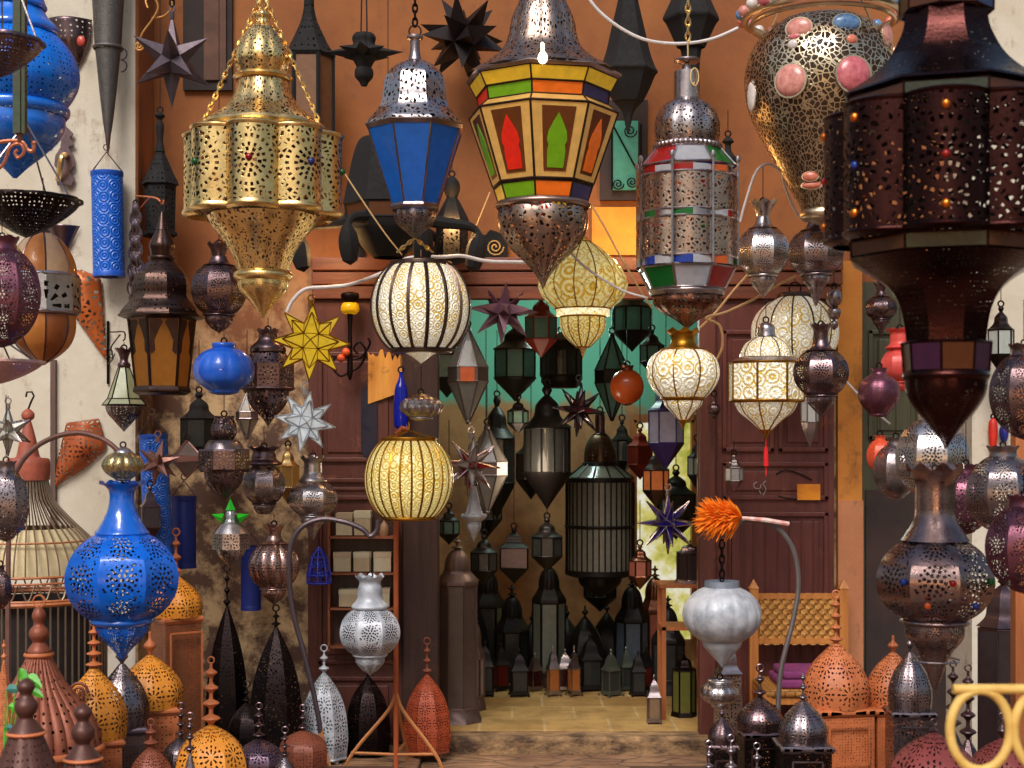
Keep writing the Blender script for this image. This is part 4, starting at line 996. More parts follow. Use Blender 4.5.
# copper scroll bracket under the post
b = Soup(); Y = -2.9; o0 = P(30, 150, Y)
b.tube([p-o0 for p in spline([P(-20, 145, Y), P(8, 141, Y), P(22, 142, Y), P(28, 150, Y), P(33, 151, Y), P(34, 145, Y)], 6)], 2*s, 6)
b.tube([p-o0 for p in spline([P(-14, 172, Y), P(2, 166, Y), P(10, 148, Y), P(20, 144, Y), P(24, 152, Y), P(18, 158, Y), P(15, 153, Y), P(18, 150, Y)], 6)], 1.7*s, 6)
b.ball(P(34, 143, Y)-o0, 2.6*s, 8)
o = solo('hanging_bracket', 'copper coloured scroll bracket below the green post', 'bracket', b.mesh('bracket'), metal('copper_rod', (206, 128, 98), .35, .8)); o.location = o0
# pierced dishes
def dish(label, cx, Y, top, bot, r, mat, wires, apex, rim=None):
    s = S(Y); H = bot-top
    g = lantern('hanging_dish', label, cx, Y, [('bowl', mat, [(top, r), (top+H*.25, r*.86), (top+H*.55, r*.6), (top+H*.85, r*.25), (bot, 0)], dict(lobes=10, amp=.05)),
        ('rim', rim or mat, [(top+.5, r*.99), (top-1.5, r*1.02), (top+1.5, r*1.03), (top+2.5, r*.97)], dict(lobes=10, amp=.05, sub=2))], ring=False, cat='hanging dish lamp')
    yb = g['yb']
    for a in wires:
        b = Soup(); b.tube([(r*.97*s*sin(a), -r*.97*s*cos(a), (yb-top)*s), (0, 0, (yb-apex)*s)], 1.0*s, 5); part(g, 'wire', b.mesh('wire'), pewter())
    return g
dish('dark pierced metal dish hanging before the big blue lantern', 0, -3.5, 42, 78, 43, dark('dots', 1.2), (1.3, -1.2, 3.4), -60)
dish('broad black pierced dish lamp under the big blue lantern', 26, -2.6, 200, 238, 54, black('dots', 1.2), (1.2, -1.0, 3.0), 122)
dish('pale pink scalloped dish below the purple ball lantern', 0, -3.0, 362, 384, 43, metal('pale_pink_metal', (206, 166, 160), .4, .5, 'dots', 1.2, (160, 110, 110)), (1.2, -1.2, 3.2), 338)
ball('big purple and rose metal ball lantern at the left edge', 2, -3.15, 238, 348, 40, purplem('medal', 1), purplem(), 8, 190)
ball('dark silver violet pierced ball lantern at the left edge, beside the bird cage', 6, -3.05, 462, 542, 24, pewter('lace', .8), pewter(), 8, 395)
ball('mottled dark ball lantern low at the left edge', 0, -2.9, 566, 610, 12, dark('lace', .5), dark(), 8, 560)
# amber skin lantern with silver band
Y = -1.6; amb = glass('amber_skin', (206, 130, 60), .05, .4, .05)
lantern('hanging_lantern', 'egg shaped amber lantern with a silver band of oval openings', 43, Y, [
    ('tip', dark(), [(226, 1), (229, 5), (234, 8)], dict(seg=16)), ('upper_panels', [amb, glass('cream_skin', (226, 190, 150), .04, .4, .05)], [(233, 8), (240, 18), (252, 27), (264, 32), (275, 33)], dict(lobes=8, amp=.03, frame=dark(), fw=.9)),
    ('band_rim', silver(), [(274, 34), (276, 35.5), (278, 34)], dict(seg=32)), ('band', silver('petal', .5), [(277, 34), (312, 34)], dict(sides=8, sharp=True)), ('lower_rim', silver(), [(311, 34), (313, 36), (315, 34)], dict(seg=32)),
    ('lower_panels', [amb, glass('brown_skin', (150, 84, 40), .03, .4, .05)], [(315, 32), (330, 32), (344, 27), (355, 16), (363, 3)], dict(lobes=8, amp=.03, frame=dark(), fw=.9))], hang=178)
# wall pieces on the white pillar --------------------------------
LW = LY
def wall_shell(name, label, cat, outline, Y, depth, mat, bulge=.0, extra=None):
    """curved sheet-metal sconce hung flat to the pillar: outline in photo pixels, rounded towards the room"""
    ys = [p[1] for p in outline]; xs = [p[0] for p in outline]; cxp = (min(xs)+max(xs))/2; hw = (max(xs)-min(xs))/2
    o0 = P(cxp, max(ys), Y); v, f, uv = [], [], []
    def row(y):
        hit = []
        n = len(outline)
        for i in range(n):
            (xa, ya), (xb, yb_) = outline[i], outline[(i+1) % n]
            if ya != yb_ and min(ya, yb_) <= y <= max(ya, yb_): hit.append(xa+(xb-xa)*(y-ya)/(yb_-ya))
        return min(hit), max(hit)
    R, K = 18, 10; y0, y1 = min(ys)+.01, max(ys)-.01
    for i in range(R+1):
        y = y0+(y1-y0)*i/R; a, c = row(y)
        for k in range(K+1):
            u = k/K; x = a+(c-a)*u; w = (c-a)/2/hw
            v.append(P(x, y, Y)-o0-Vector((0, depth*w*sin(pi*u)+.002, 0)))
    for i in range(R):
        for k in range(K):
            a = i*(K+1)+k; f.append((a, a+K+1, a+K+2, a+1))
            uv.append([((q[0]-xs[0])/(2*hw), q[1]) for q in ((v[j][0]/S(Y)+hw, -v[j][2]/S(Y)/(2*hw)) for j in (a, a+K+1, a+K+2, a+1))])
    uv = [[(v[j][0]/S(Y)/(2*hw)+.5, -v[j][2]/S(Y)/(2*hw)) for j in q] for q in f]
    root = thing(name, label, cat, o0); me = new_mesh('shade', v, f, uv); sh = part(root, 'shade', me, mat)
    m = sh.modifiers.new('thick', 'SOLIDIFY'); m.thickness = .003; m.offset = 1
    b = Soup().box(-hw*.4*S(Y), hw*.4*S(Y), -.0, .012, (y1-y0)*.45*S(Y), (y1-y0)*.62*S(Y)); part(root, 'back_plate', b.mesh('plate', False), dark())
    return root
WY = LW-.014
wall_shell('wall_sconce', 'orange pierced copper wall sconce with a downward point, beside the amber lantern', 'wall sconce', [(66, 264), (101, 278), (107, 359), (100, 352), (72, 312)], WY, .07, metal('burnt_copper', (190, 96, 40), .4, .3, 'lace', .9, (130, 58, 24)))
wall_shell('wall_sconce', 'fan shaped rust copper wall sconce with cut flowers, over the bird cage', 'wall sconce', [(67, 422), (99, 419), (107, 448), (88, 466), (52, 489), (57, 464)], WY, .08, metal('burnt_copper', (176, 88, 44), .4, .3, 'petal', 2.2, (120, 54, 26)))
g = wall_shell('wall_sconce', 'dark brown sheet metal wall sconce with a red stone', 'wall sconce', [(44, 20), (92, 20), (91, 40), (84, 58), (78, 68), (66, 60), (50, 44)], WY, .07, dark('dots', 1.6))
part(g, 'red_stone', Soup().ball(P(81, 41, WY-.085)-g.location, 1, 12, (.0225, .012, .028)).mesh('stone'), plain('red_stone', (206, 84, 66), .25, (170, 60, 50), 20, .1))
wall_shell('wall_sconce', 'dark triangular wall sconce behind the black dish lamp', 'wall sconce', [(46, 226), (80, 226), (66, 254), (60, 252)], WY, .06, dark())
s = S(-.5)
g = lantern('wall_sconce', 'long tapering grey pierced metal horn lantern on the white pillar', 108, -.5, [('cone', metal('grey_steel', (104, 100, 98), .5, .8, 'dots', 1.2, (66, 60, 60)), [(-70, 20), (0, 15.5), (47, 13)], dict(seg=28)), ('band', metal('grey_steel', (104, 100, 98), .5, .8), [(46, 14), (48, 15.2), (50, 14)], dict(seg=28)),
    ('lower_cone', metal('grey_steel', (104, 100, 98), .5, .8, 'dots', 1.2), [(50, 12.5), (75, 10), (100, 7.5), (125, 4.5), (134, 3)], dict(seg=28)), ('tip', dark(), [(133, 3), (140, 2.5), (158, 0)], dict(seg=12))], ring=False, cat='wall sconce')
b = Soup()
for z in (150, 138): b.tube([Vector((13*s+6*s*sin(pi*k/8), 0, (158-108+z-150+0)*s+60*s-6*s*(1-cos(pi*k/8))+0)) for k in range(9)], .8*s, 5)
part(g, 'scroll_hook', b.mesh('scroll'), dark())
bw = bluep('lace', .7)
def blue_cyl(label, cx, Y, top, bot, r, tilt=0, mat=None):
    m = mat or metal('blue_tin', (16, 84, 190), .4, .1, None, 1, (8, 54, 140), .2)
    t = NT('blue_scales'); v = t.uv(1.5, 1.5); w = t.vor(v, 1.4, 'F1', .15); wv = t.math('SINE', t.math('MULTIPLY', w, 26))
    bb = t.bsdf(t.mix(t.math('MULTIPLY', wv, .5), lin((12, 84, 196)), lin((56, 140, 226))), .35); t.bump(bb, wv, .5, .006); t.done(bb.outputs[0])
    g = lantern('wall_sconce', label, cx, Y, [('cylinder', mat or t.m, [(top+3, r), (bot-4, r)], dict(seg=32, sharp=True, panels=4)), ('top_rim', m, [(top, r*.9), (top, r*1.04), (top+4, r*1.04), (top+5, r)], dict(seg=32, sharp=True)),
        ('base_rim', m, [(bot-5, r), (bot-4, r*1.03), (bot, r*1.03), (bot, r*.6)], dict(seg=32, sharp=True))], ring=False, cat='wall sconce')
    s = S(Y); b = Soup(); b.tube([(-r*s, 0, (bot-top)*s), (0, 0, (bot-top+r*1.3)*s), (r*s, 0, (bot-top)*s)], .7*s, 5); b.ring((0, 0, (bot-top+r*1.6)*s), 3*s, .7*s, 'y', 12, 5)
    part(g, 'wire', b.mesh('wire'), dark()); g.rotation_euler = (0, tilt, 0); return g
blue_cyl('bright blue embossed cylinder sconce high on the white pillar under the grey horn', 109, -.46, 172, 277, 15.5, -.02)
blue_cyl('bright blue cylinder sconce behind the brown star', 160, -.62, 434, 572, 14, -.05)
blue_cyl('short dark blue cylinder sconce beside the bright blue cylinder, above the orange box lantern', 184, -.4, 496, 568, 12, 0, metal('navy_tin', (22, 44, 130), .45, .1))
blue_cyl('small dark blue cylinder behind the green tipped lantern', 251, -.2, 546, 610, 10, 0, metal('navy_tin', (22, 44, 130), .45, .1))
# iron wall bracket with a fish tail outline
Y = LW-.02; b = Soup(); o0 = P(66, 190, Y)
out = [(63, 124), (68, 128), (74, 134), (70, 138), (75, 145), (69, 147), (74, 156), (75, 166), (70, 172), (75, 178), (72, 186), (65, 184), (58, 186), (56, 178), (60, 172), (55, 166), (56, 156), (61, 148), (62, 136)]
v = [P(x, y, Y)-o0 for x, y in out]; v2 = [p+Vector((0, -.012, 0)) for p in v]; n = len(v)
b.add(v2+v, [tuple(range(n))[::-1], tuple(range(n, 2*n))]+[(i, (i+1) % n, n+(i+1) % n, n+i) for i in range(n)])
r = thing('wall_sconce', 'dark iron wall bracket with leaf shaped back plate and brass pipe', 'wall bracket', o0); part(r, 'back_plate', b.mesh('plate', False), dark())
b = Soup(); b.tube(spline([P(58, 180, Y-.03)-o0, P(60, 168, Y-.07)-o0, P(62, 157, Y-.08)-o0, P(66, 155, Y-.02)-o0], 5), 3*S(Y), 8); part(r, 'pipe', b.mesh('pipe'), gold())
# scroll bracket with green glass lantern
Y = -.7; s = S(Y); r = thing('wall_sconce', 'black scroll bracket holding the pale green glass lantern', 'wall bracket', P(108, 384, LW-.01)); o0 = r.location
b = Soup(); b.tube([P(108, 321, LW-.01)-o0, P(108, 384, LW-.01)-o0], .007, 6); part(r, 'upright', b.mesh('upright'), black())
b = Soup(); e = lambda x, y, Y: P(x, y, Y)-o0
b.tube(spline([e(108, 332, LW-.01), e(115, 332, -.55), e(124, 332, Y), e(125, 338, Y), e(123, 341, Y)], 5), .004, 6)
b.tube(spline([e(108, 364, LW-.01), e(113, 358, -.5), e(111, 348, -.5), e(116, 340, -.58), e(120, 335, -.65)], 6), .004, 6)
b.tube([e(111+4*(1-k/20)*cos(k*.5), 353+6*(1-k/20)*sin(k*.5), LW-.03) for k in range(18)], .003, 5)
part(r, 'scroll', b.mesh('scroll'), black())
pg = glass('pale_green_glass', (196, 204, 166), .05, .25, .2)
lantern('hanging_lantern', 'pale green glass cone lantern with dark crown and pierced bowl on the white pillar', 124, Y, [('crown', dark(), [(350, 9), (353, 6), (360, 4), (364, 6)], dict(scal=(6, 3), seg=36)), ('collar', dark(), [(363, 6), (366, 6.5), (368, 5)], dict(seg=20)),
    ('glass_cone', pg, [(367, 5.5), (399, 16.5)], dict(sides=6, sharp=True, frame=black(), fw=.7)), ('glass_skirt', pg, [(399, 17), (405, 22)], dict(sides=6, sharp=True, frame=black(), fw=.7)),
    ('bowl', dark('rosette', .8), [(406, 19), (413, 17), (421, 10), (432, 0)], dict(sides=6))], hang=342)
lantern('hanging_lantern', 'small gold and silver pumpkin lantern above the crown of the great blue lantern', 123, -2.6, [('top', silver(), [(447, 3), (450, 8), (453, 10)], dict(seg=20)), ('body', metal('gilt_silver', (206, 184, 130), .28, 1, 'rosette', 1, (120, 96, 60)), [(452, 9), (457, 17), (465, 21), (473, 17), (479, 8)], dict(lobes=10, amp=.09)), ('foot', silver(), [(478, 8), (480, 8), (481, 4)], dict(seg=20))], hang=441)
bd = metal('cobalt_enamel', (8, 100, 210), .2, 0, None, 1, (5, 50, 150), .9); bdr = metal('cobalt_enamel', (8, 100, 210), .2, 0, 'medal', 1, (5, 50, 150), .9)
lantern('hanging_lantern', 'great cobalt blue onion lantern with flared crown and cut rosettes, lower left', 122, -2.6, [
    ('crown', bd, [(484, 22), (486, 17), (491, 13), (500, 12.5), (512, 15), (526, 22), (532, 26)], dict(scal=(8, 4), seg=64)), ('shoulder_rim', bd, [(531, 26), (533, 27), (535, 26)], dict(seg=40)),
    ('body', bdr, orb(534, 619, 58.5, .45, .53, 14), dict(sides=8, sub=2, rot=face(122))), ('collar', bd, [(618, 31), (621, 32), (624, 29)], dict(seg=40)),
    ('cup', bdr, [(623, 26), (630, 26), (639, 20), (648, 11), (661, 0)], dict(lobes=8, amp=.06))], hang=482, ringr=1.2)
# curved brown pole carrying them
Y = -2.62; s = S(Y); r = thing('hook_stand', 'rusty curved pole arching over to the great cobalt blue lantern', 'stand', Vector((X(8, Y), Y, BZ))); o0 = r.location
b = Soup(); b.tube([p-o0 for p in spline([P(8, gy(Y, BZ), Y), P(8, 600, Y), P(10, 500, Y), P(18, 468, Y), P(36, 447, Y), P(58, 436, Y), P(80, 433, Y), P(100, 438, Y), P(114, 447, Y), P(122, 458, Y), P(125, 463, Y), P(127, 455, Y)], 5)], 2.6*s, 8); part(r, 'pole', b.mesh('pole'), metal('rusty_pole', (128, 92, 82), .5, .5))
b = Soup(); b.ring((0, 0, .008), 20*s, 2.5*s, 'z', 24, 6); b.tube([(-20*s, 0, .008), (20*s, 0, .008)], 2*s, 6); part(r, 'base', b.mesh('base'), metal('rusty_pole', (128, 92, 82), .5, .5))
# bird cage ------------------------------------------------------
Y = -1.5; cx = 28; s = S(Y); bot = gy(Y, BZ); r = thing('bird_cage', 'large wire bird cage with rusty cap and flared wire shoulders at the lower left', 'bird cage', P(cx, bot, Y))
zz = lambda y: (bot-y)*s
rm = plain('rust_cap', (168, 84, 60), .6, (120, 60, 50), 14)
cagew = metal('cage_wire', (150, 128, 106), .45, .7)
part(r, 'cap', lathe('cap', [(zz(y), q*s) for y, q in ((409, 2), (413, 6), (418, 6), (421, 3), (424, 4), (440, 8), (455, 11), (458, 14), (460, 21), (480, 21), (480, 21), (481, 12))], seg=28), rm)
b = Soup(); b.tube([Vector((x*s, 0, zz(y))) for x, y in ((0, 410), (3, 402), (6, 396), (4, 392), (-1, 392), (-2, 397))], 1*s, 6); part(r, 'hook', b.mesh('hook'), black())
sh = [(480, 19), (500, 25), (520, 42), (540, 62), (556, 72), (572, 76)]
b = Soup()
for k in range(44):
    a = 2*pi*k/44; pts = catmull([(zz(y), q*s) for y, q in sh], 3); b.tube([(q*sin(a), -q*cos(a), z) for z, q in pts], .8*s, 4)
part(r, 'wire_shoulder', b.mesh('shoulder'), cagew)
b = Soup()
for y, q, w in ((540, 62, 1), (572, 76, 1.4), (578, 76, 1.2), (595, 76, 1.6), (598, 76, 2.4), (bot-4, 76, 2)): part(r, 'hoop', Soup().ring((0, 0, zz(y)), q*s, w*s, 'z', 48, 6).mesh('hoop'), orangewood)
b = Soup()
for k in range(30):
    a = 2*pi*k/30
    for j in (-1, 1): b.tube([((76*s)*sin(a+j*(.1-.2*i/8)), -(76*s)*cos(a+j*(.1-.2*i/8)), zz(594-16*(.5-.5*cos(pi*i/4)))) for i in range(9)], .8*s, 4)
part(r, 'scroll_band', b.mesh('scroll_band'), cagew)
b = Soup()
for k in range(64):
    a = 2*pi*k/64; b.tube([(76*s*sin(a), -76*s*cos(a), zz(598)), (76*s*sin(a), -76*s*cos(a), zz(bot))], .9*s, 4)
part(r, 'bars', b.mesh('bars'), cagew)
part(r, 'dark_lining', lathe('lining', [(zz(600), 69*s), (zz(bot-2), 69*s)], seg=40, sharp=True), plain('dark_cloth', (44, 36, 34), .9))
part(r, 'floor_tray', lathe('tray', [(.02, 78*s), (.02, 78*s), (0, 78*s)], seg=40, cap='tb', sharp=True), rm)
part(r, 'cloth_lining', lathe('lining', [(zz(y), q*s) for y, q in ((528, 46), (542, 60), (556, 67), (572, 70))], seg=40, off=(0, .02)), plain('cream_cloth', (206, 190, 150), .9, (180, 160, 120)))
# stars ----------------------------------------------------------
ds = metal('gunmetal_star', (86, 74, 82), .42, .6, None, 1, (48, 38, 44)); ss = metal('near_black_star', (34, 24, 24), .5, .5, None, 1, (30, 22, 22))  # ss is the near-black metal of the flat wall star
star('dark gunmetal star lantern at the upper left beside the white pillar', 172, 61, -1.0, 43, ds, hang=-40, rz=.12, style='chain', vs=1.1)
star('flat black many pointed star on the orange wall, right of the blue paned lantern', 463, 38, -.3, 46, ss, 20, .42, .2, .15, hs=1.0)
yg = glass('yellow_star_glass', (240, 212, 66), .5, .2, .12)
star('lit yellow glass star lantern with brown soldered edges', 311, 342, -1.2, 39, yg, 26, .52, .12, .05, hang=296, edge=goldrib)
star('white frosted glass star lantern', 305, 422, -.95, 31, glass('frosted_white', (236, 242, 246), .32, .5, .05), 26, .5, .2, .18, hang=390, edge=whitem())
star('brown copper star in front of the blue cylinder sconce', 158, 463, -1.0, 24, metal('brown_star', (140, 98, 88), .4, .6), 12, .34, .2, .2, hang=430)
star('cream coloured star lantern at the left edge over the bird cage', 8, 431, -2.2, 25, glass('cream_star', (206, 204, 184), .04, .3, .05), 12, .36, .3, 0, hang=396, edge=sv)
# lanterns left of the door -------------------------------------
cx, Y = 162, -1.0
dkb = metal('dark_brown_bronze', (84, 66, 60), .33, 1, None, 1, (44, 30, 28)); dkbd = metal('dark_brown_bronze', (84, 66, 60), .33, 1, 'dots', .9, (44, 30, 28))
am = glass('amber_ogee_glass', (196, 126, 44), .05, .35, .1)
g = lantern('hanging_lantern', 'tall dark bell roofed lantern with amber ogee panes, by the edge of the white pillar', cx, Y, [
    ('finial', dkb, [(212, 1), (218, 3), (226, 5), (230, 6)], dict(seg=20)), ('top_bulb', dkb, [(229, 5), (236, 9), (245, 13), (251, 12), (257, 11)], dict(lobes=8, amp=.04)), ('collar', dkb, [(256, 12), (258, 13.5), (261, 12)], dict(seg=28)),
    ('roof', dkbd, [(261, 12), (268, 18), (276, 24), (286, 27), (296, 27), (304, 31), (310, 36), (316, 39)], dict(sides=8)), ('eave', dkb, [(315, 39), (317, 40), (319, 36)], dict(sides=8, cap='b')),
    ('amber_panes', am, [(319, 31), (388, 24)], dict(sides=6, rot=.3, sharp=True, frame=dkb, fw=1.6)), ('base', dkb, [(387, 26), (392, 27), (395, 22)], dict(sides=6, rot=.3, cap='b'))], hang=203, ringr=6)
s = S(Y); b = Soup()
for k in range(6):
    th = k*pi/3+.3; nv = Vector((sin(th), -cos(th), 0)); e = Vector((cos(th), sin(th), 0))
    for sd in (-1, 1):
        pts = [(sd*14, 321), (sd*3, 321), (sd*1, 324), (sd*5, 332), (sd*9, 342), (sd*8, 352), (sd*12, 356), (sd*13, 352)]
        v = [(nv*((31-(y-319)*.1)*.895+.6)+e*u)*s+Vector((0, 0, (395-y)*s)) for u, y in pts]; v2 = [p-nv*.8*s for p in v]; n = len(v)
        b.add(v+v2, [tuple(range(n)), tuple(range(n, 2*n))[::-1]]+[(i, n+i, n+(i+1) % n, (i+1) % n) for i in range(n)])
part(g, 'ogee_fretwork', b.mesh('fret', False), dkb)
vase('dark violet metal onion lantern in front of the brass lantern drop', 219, -1.15, 245, 334, 29, dark('medal', 1), dark(), hang=-60, cupat=.78, shoulder=.23, crown=.4)
bl2 = metal('bright_blue_paint', (20, 92, 206), .35, 0, None, 1, (8, 60, 160), .5); bl2r = metal('bright_blue_paint', (20, 92, 206), .35, 0, 'dots', .8, (8, 60, 160), .5)
lantern('hanging_lantern', 'squat bright blue gadrooned lantern left of the yellow star', 224, -1.3, [('neck', bl2, [(343, 11), (345, 12), (348, 11)], dict(seg=24)), ('body', bl2, [(348, 11), (353, 22), (362, 29), (372, 30.5), (382, 27), (390, 16)], dict(lobes=10, amp=.04)), ('base', bl2, [(390, 15), (393, 14), (395, 6)], dict(seg=24, cap='b'))], hang=333)
lantern('hanging_lantern', 'dark carved drum lantern under the brass lantern, ending in a pointed bowl', 268, -.75, [('crown', dark(), [(331, 11), (334, 9), (340, 10), (347, 17), (352, 18)], dict(scal=(8, 3), seg=40)), ('shoulder', dark('lace', .5), [(352, 17), (358, 21), (364, 26)], dict(sides=10)), ('drum', dark('petal', 1), [(364, 27), (388, 27)], dict(sides=8, sharp=True, rot=face(268))), ('drum_rim', dark(), [(387, 27), (389, 28), (391, 24)], dict(sides=8, rot=face(268))), ('bowl', dark('lace', .5), [(390, 21), (400, 20), (410, 14), (418, 6), (427, 0)], dict(lobes=8, amp=.06))], hang=318)
lantern('hanging_lantern', 'dark drum lantern with vase top hanging below the squat blue lantern', 224, -1.0, [('vase_top', dark('lace', .5), [(416, 11), (419, 10), (424, 12), (433, 13), (440, 9)], dict(lobes=8, amp=.04)), ('shoulder', pewter(), [(440, 14), (443, 17), (449, 20)], dict(seg=32)), ('drum', dark('petal', 1), [(449, 26), (451, 26.5), (451, 26.5), (469, 26.5), (469, 26.5), (472, 24)], dict(sides=8, rot=face(224))), ('bowl', dark('lace', .5), [(472, 20), (482, 18), (491, 11), (501, 0)], dict(lobes=8, amp=.06))], hang=393)
vase('dark silver onion lantern with a tall toothed crown below the carved drum lantern', 264, -.75, 448, 514, 22, pewter('medal', 1), dark(), hang=426, cupat=.84, shoulder=.27, crown=.7, neck=.55)
vase('shiny silver onion lantern with rosettes hanging beneath the white star', 313, -.7, 458, 540, 25.5, silver('medal', 1), silver(), hang=450, cupat=.7, shoulder=.29, crown=.5, neck=.36)
g = lantern('hanging_lantern', 'small silver drum lantern with bright green glass points', 231, -1.0, [('top', silver('lace', .5), [(509, 4), (514, 6), (520, 7), (524, 10)], dict(lobes=8, amp=.04)), ('shoulder', silver(), [(524, 11), (529, 15), (533, 18)], dict(seg=28)), ('drum', silver('petal', 1), [(533, 19), (549, 19)], dict(sides=7, sharp=True, rot=face(231))), ('bowl', silver('lace', .5), [(549, 15), (556, 12), (563, 5), (569, 0)], dict(lobes=8, amp=.06))], hang=500)
s = S(-1.0); gr = glass('green_point_glass', (48, 190, 40), .15, .2, .05)
for dx, dz, lx_, lz in ((-8, 51, -11, 4), (8, 51, 11, 4), (0, 59, 0, 12)):
    d = Vector((lx_, 0, lz)).normalized(); e = Vector((d.z, 0, -d.x)); c = Vector((dx, -3, dz)); b = Soup()
    v = [c+e*5, c+Vector((0, -4, 0)), c-e*5, c+Vector((0, 4, 0)), c+Vector((lx_, 0, lz))]; b.add([x*s for x in v], [(0, 1, 4), (1, 2, 4), (2, 3, 4), (3, 0, 4), (3, 2, 1, 0)]); part(g, 'green_point', b.mesh('pt', False), gr)
vase('rosy copper ribbed melon lantern with round belly, under the dark toothed crown lantern', 274, -.72, 526, 605, 26, metal('rosy_silver', (190, 156, 148), .3, 1, 'petal', 1, (110, 76, 70)), metal('rosy_silver', (190, 156, 148), .3, 1, None, 1, (110, 76, 70)), hang=514, cupat=.78, shoulder=.22, crown=.4, neck=.25, lobes=10, amp=.1, facet=False)
hexlamp('small glass and copper faceted box lantern hanging before the blue cylinder', 187, -.9, 440, 478, 16, metal('brown_star', (140, 98, 88), .4, .6), glass('dusty_glass', (150, 130, 120), .02, .3, .3), 'diamond', 4, hang=414, rot=.35)
hexlamp('pale speckled glass drop lantern behind the drum lanterns', 247, -.45, 392, 440, 11, sv, glass('speckled_pale', (190, 176, 150), .04, .35, .1), 'diamond', 6, hang=330)
hexlamp('smoky brown wall lantern half hidden behind the blue onion lantern neck', 150, -.75, 486, 545, 12, dark(), glass('smoke_glass', (84, 72, 74), .0, .3, .1), 'hang', 4, hang=440, rot=.4)
Y = -1.0; r = thing('wall_sconce', 'small rusty hook bracket on the edge of the white pillar, holding the bell roofed lantern', 'wall bracket', P(136, 206, LW-.01)); o0 = r.location
b = Soup(); b.tube([p-o0 for p in spline([P(136, 196, LW-.01), P(150, 197, -.75), P(158, 199, Y), P(162, 204, Y), P(164, 200, Y)], 5)], .005, 6); b.tube([P(137, 212, LW-.01)-o0, P(150, 197, -.75)-o0], .004, 6); part(r, 'arm', b.mesh('arm'), rust())
r = thing('wall_sconce', 'golden scrolled iron bracket above the dark gunmetal star', 'wall bracket', P(136, 54, LW-.01)); o0 = r.location
gp = metal('gilt_iron', (206, 150, 84), .45, .6)
b = Soup()
for q in (((137, 50), (142, 34), (152, 20), (158, 8), (154, -2), (146, 0), (148, 8)), ((152, 18), (164, 16), (172, 6), (168, -6), (160, -2))): b.tube(spline([P(x, y, -.5-.006*i)-o0 for i, (x, y) in enumerate(q)], 5), .005, 6)
b.tube([P(139+5*(1-k/24)*cos(k*.5), 46+5*(1-k/24)*sin(k*.5), -.5)-o0 for k in range(22)], .005, 6); b.tube([P(137, 50, LW-.01)-o0, P(137, 50, -.5)-o0], .005, 6)
part(r, 'scroll', b.mesh('scroll'), gp)
Y = -.5; s = S(Y); r = thing('hanging_chain_bundle', 'bundle of silvery chains hanging down the edge of the white pillar', 'chains', P(135, 312, Y)); o0 = r.location
b = Soup()
for i in range(7): b.chain(P(134+i*.6, 205, Y)-o0, P(130+i*1.9, 292+6*((i*3) % 4), Y)-o0, 11*s, 1.1*s)
part(r, 'chains', b.mesh('chains'), pewter()); b = Soup(); b.ring(P(136, 203, Y)-o0, 3*s, .8*s, 'y', 12, 5); b.tube([P(136, 200, Y)-o0, P(136, 199, LW)-o0], .004, 6); part(r, 'hook', b.mesh('hook'), black())
# ================================================================ lanterns standing along the bottom left
ruf = metal('fluted_rust', (146, 82, 60), .5, .3, None, 1, (104, 54, 42))
# fluted rust bell lantern
Y = -2.4; s = S(Y); bot = gy(Y, BZ)
lantern('floor_lantern', 'big fluted rusty brown bell lantern with ball finial, lower left corner', 39, Y, [
    ('finial', ruf, [(606, 1), (610, 5), (616, 7), (622, 5), (625, 5), (630, 9), (636, 9.5), (642, 6), (645, 8), (650, 11), (654, 11)], dict(seg=24)),
    ('collar', rust(), [(652, 14), (655, 15), (657, 13)], dict(seg=28)),
    ('fluted_bell', metal('fluted_rust', (146, 82, 60), .5, .3, 'dots', .5, (104, 54, 42)), [(656, 12), (668, 18), (684, 27), (700, 40), (716, 52), (732, 59), (746, 61)], dict(lobes=28, amp=.06, pw=.7, panels=14)),
    ('rim', rust(), [(745, 61), (747, 64), (751, 64), (753, 60)], dict(seg=40)), ('drum', ruf, [(753, 58), (bot-5, 58)], dict(lobes=28, amp=.04, sub=1)), ('base', rust(), [(bot-6, 60), (bot, 62)], dict(seg=40, cap='b'))], hang=None, ringr=6, hm=rust())
# blurred dark finial lanterns in front
for cx, Y, tp, lab in ((26, -4.0, 678, 'blurred dark brown ball finial lantern in front, near the lower left corner'), (83, -3.9, 704, 'shorter blurred dark brown ball finial lantern just right of the other, in front')):
    bot = gy(Y, BZ); fb = metal('dark_brown_paint', (86, 52, 44), .45, .3, None, 1, (58, 32, 28)); h = lambda q: tp+q
    lantern('floor_lantern', lab, cx, Y, [('finial', fb, [(h(0), 1), (h(4), 7), (h(9), 9), (h(15), 6), (h(18), 6), (h(25), 11), (h(32), 11), (h(39), 7), (h(41), 8), (h(50), 15), (h(54), 18)], dict(seg=28)), ('collar', rust(), [(h(53), 18), (h(55), 20), (h(57), 18)], dict(seg=28)),
        ('bell', metal('dark_brown_paint', (86, 52, 44), .45, .3, 'dots', .7, (58, 32, 28)), [(h(57), 17), (h(75), 24), (h(100), 34), (h(130), 38), (h(160), 38)], dict(lobes=8, amp=.04)), ('body', fb, [(h(160), 39), (h(164), 40), (h(164), 38), (bot-4, 38), (bot-4, 40), (bot, 41)], dict(seg=32, sharp=True, cap='b'))], ring=False)
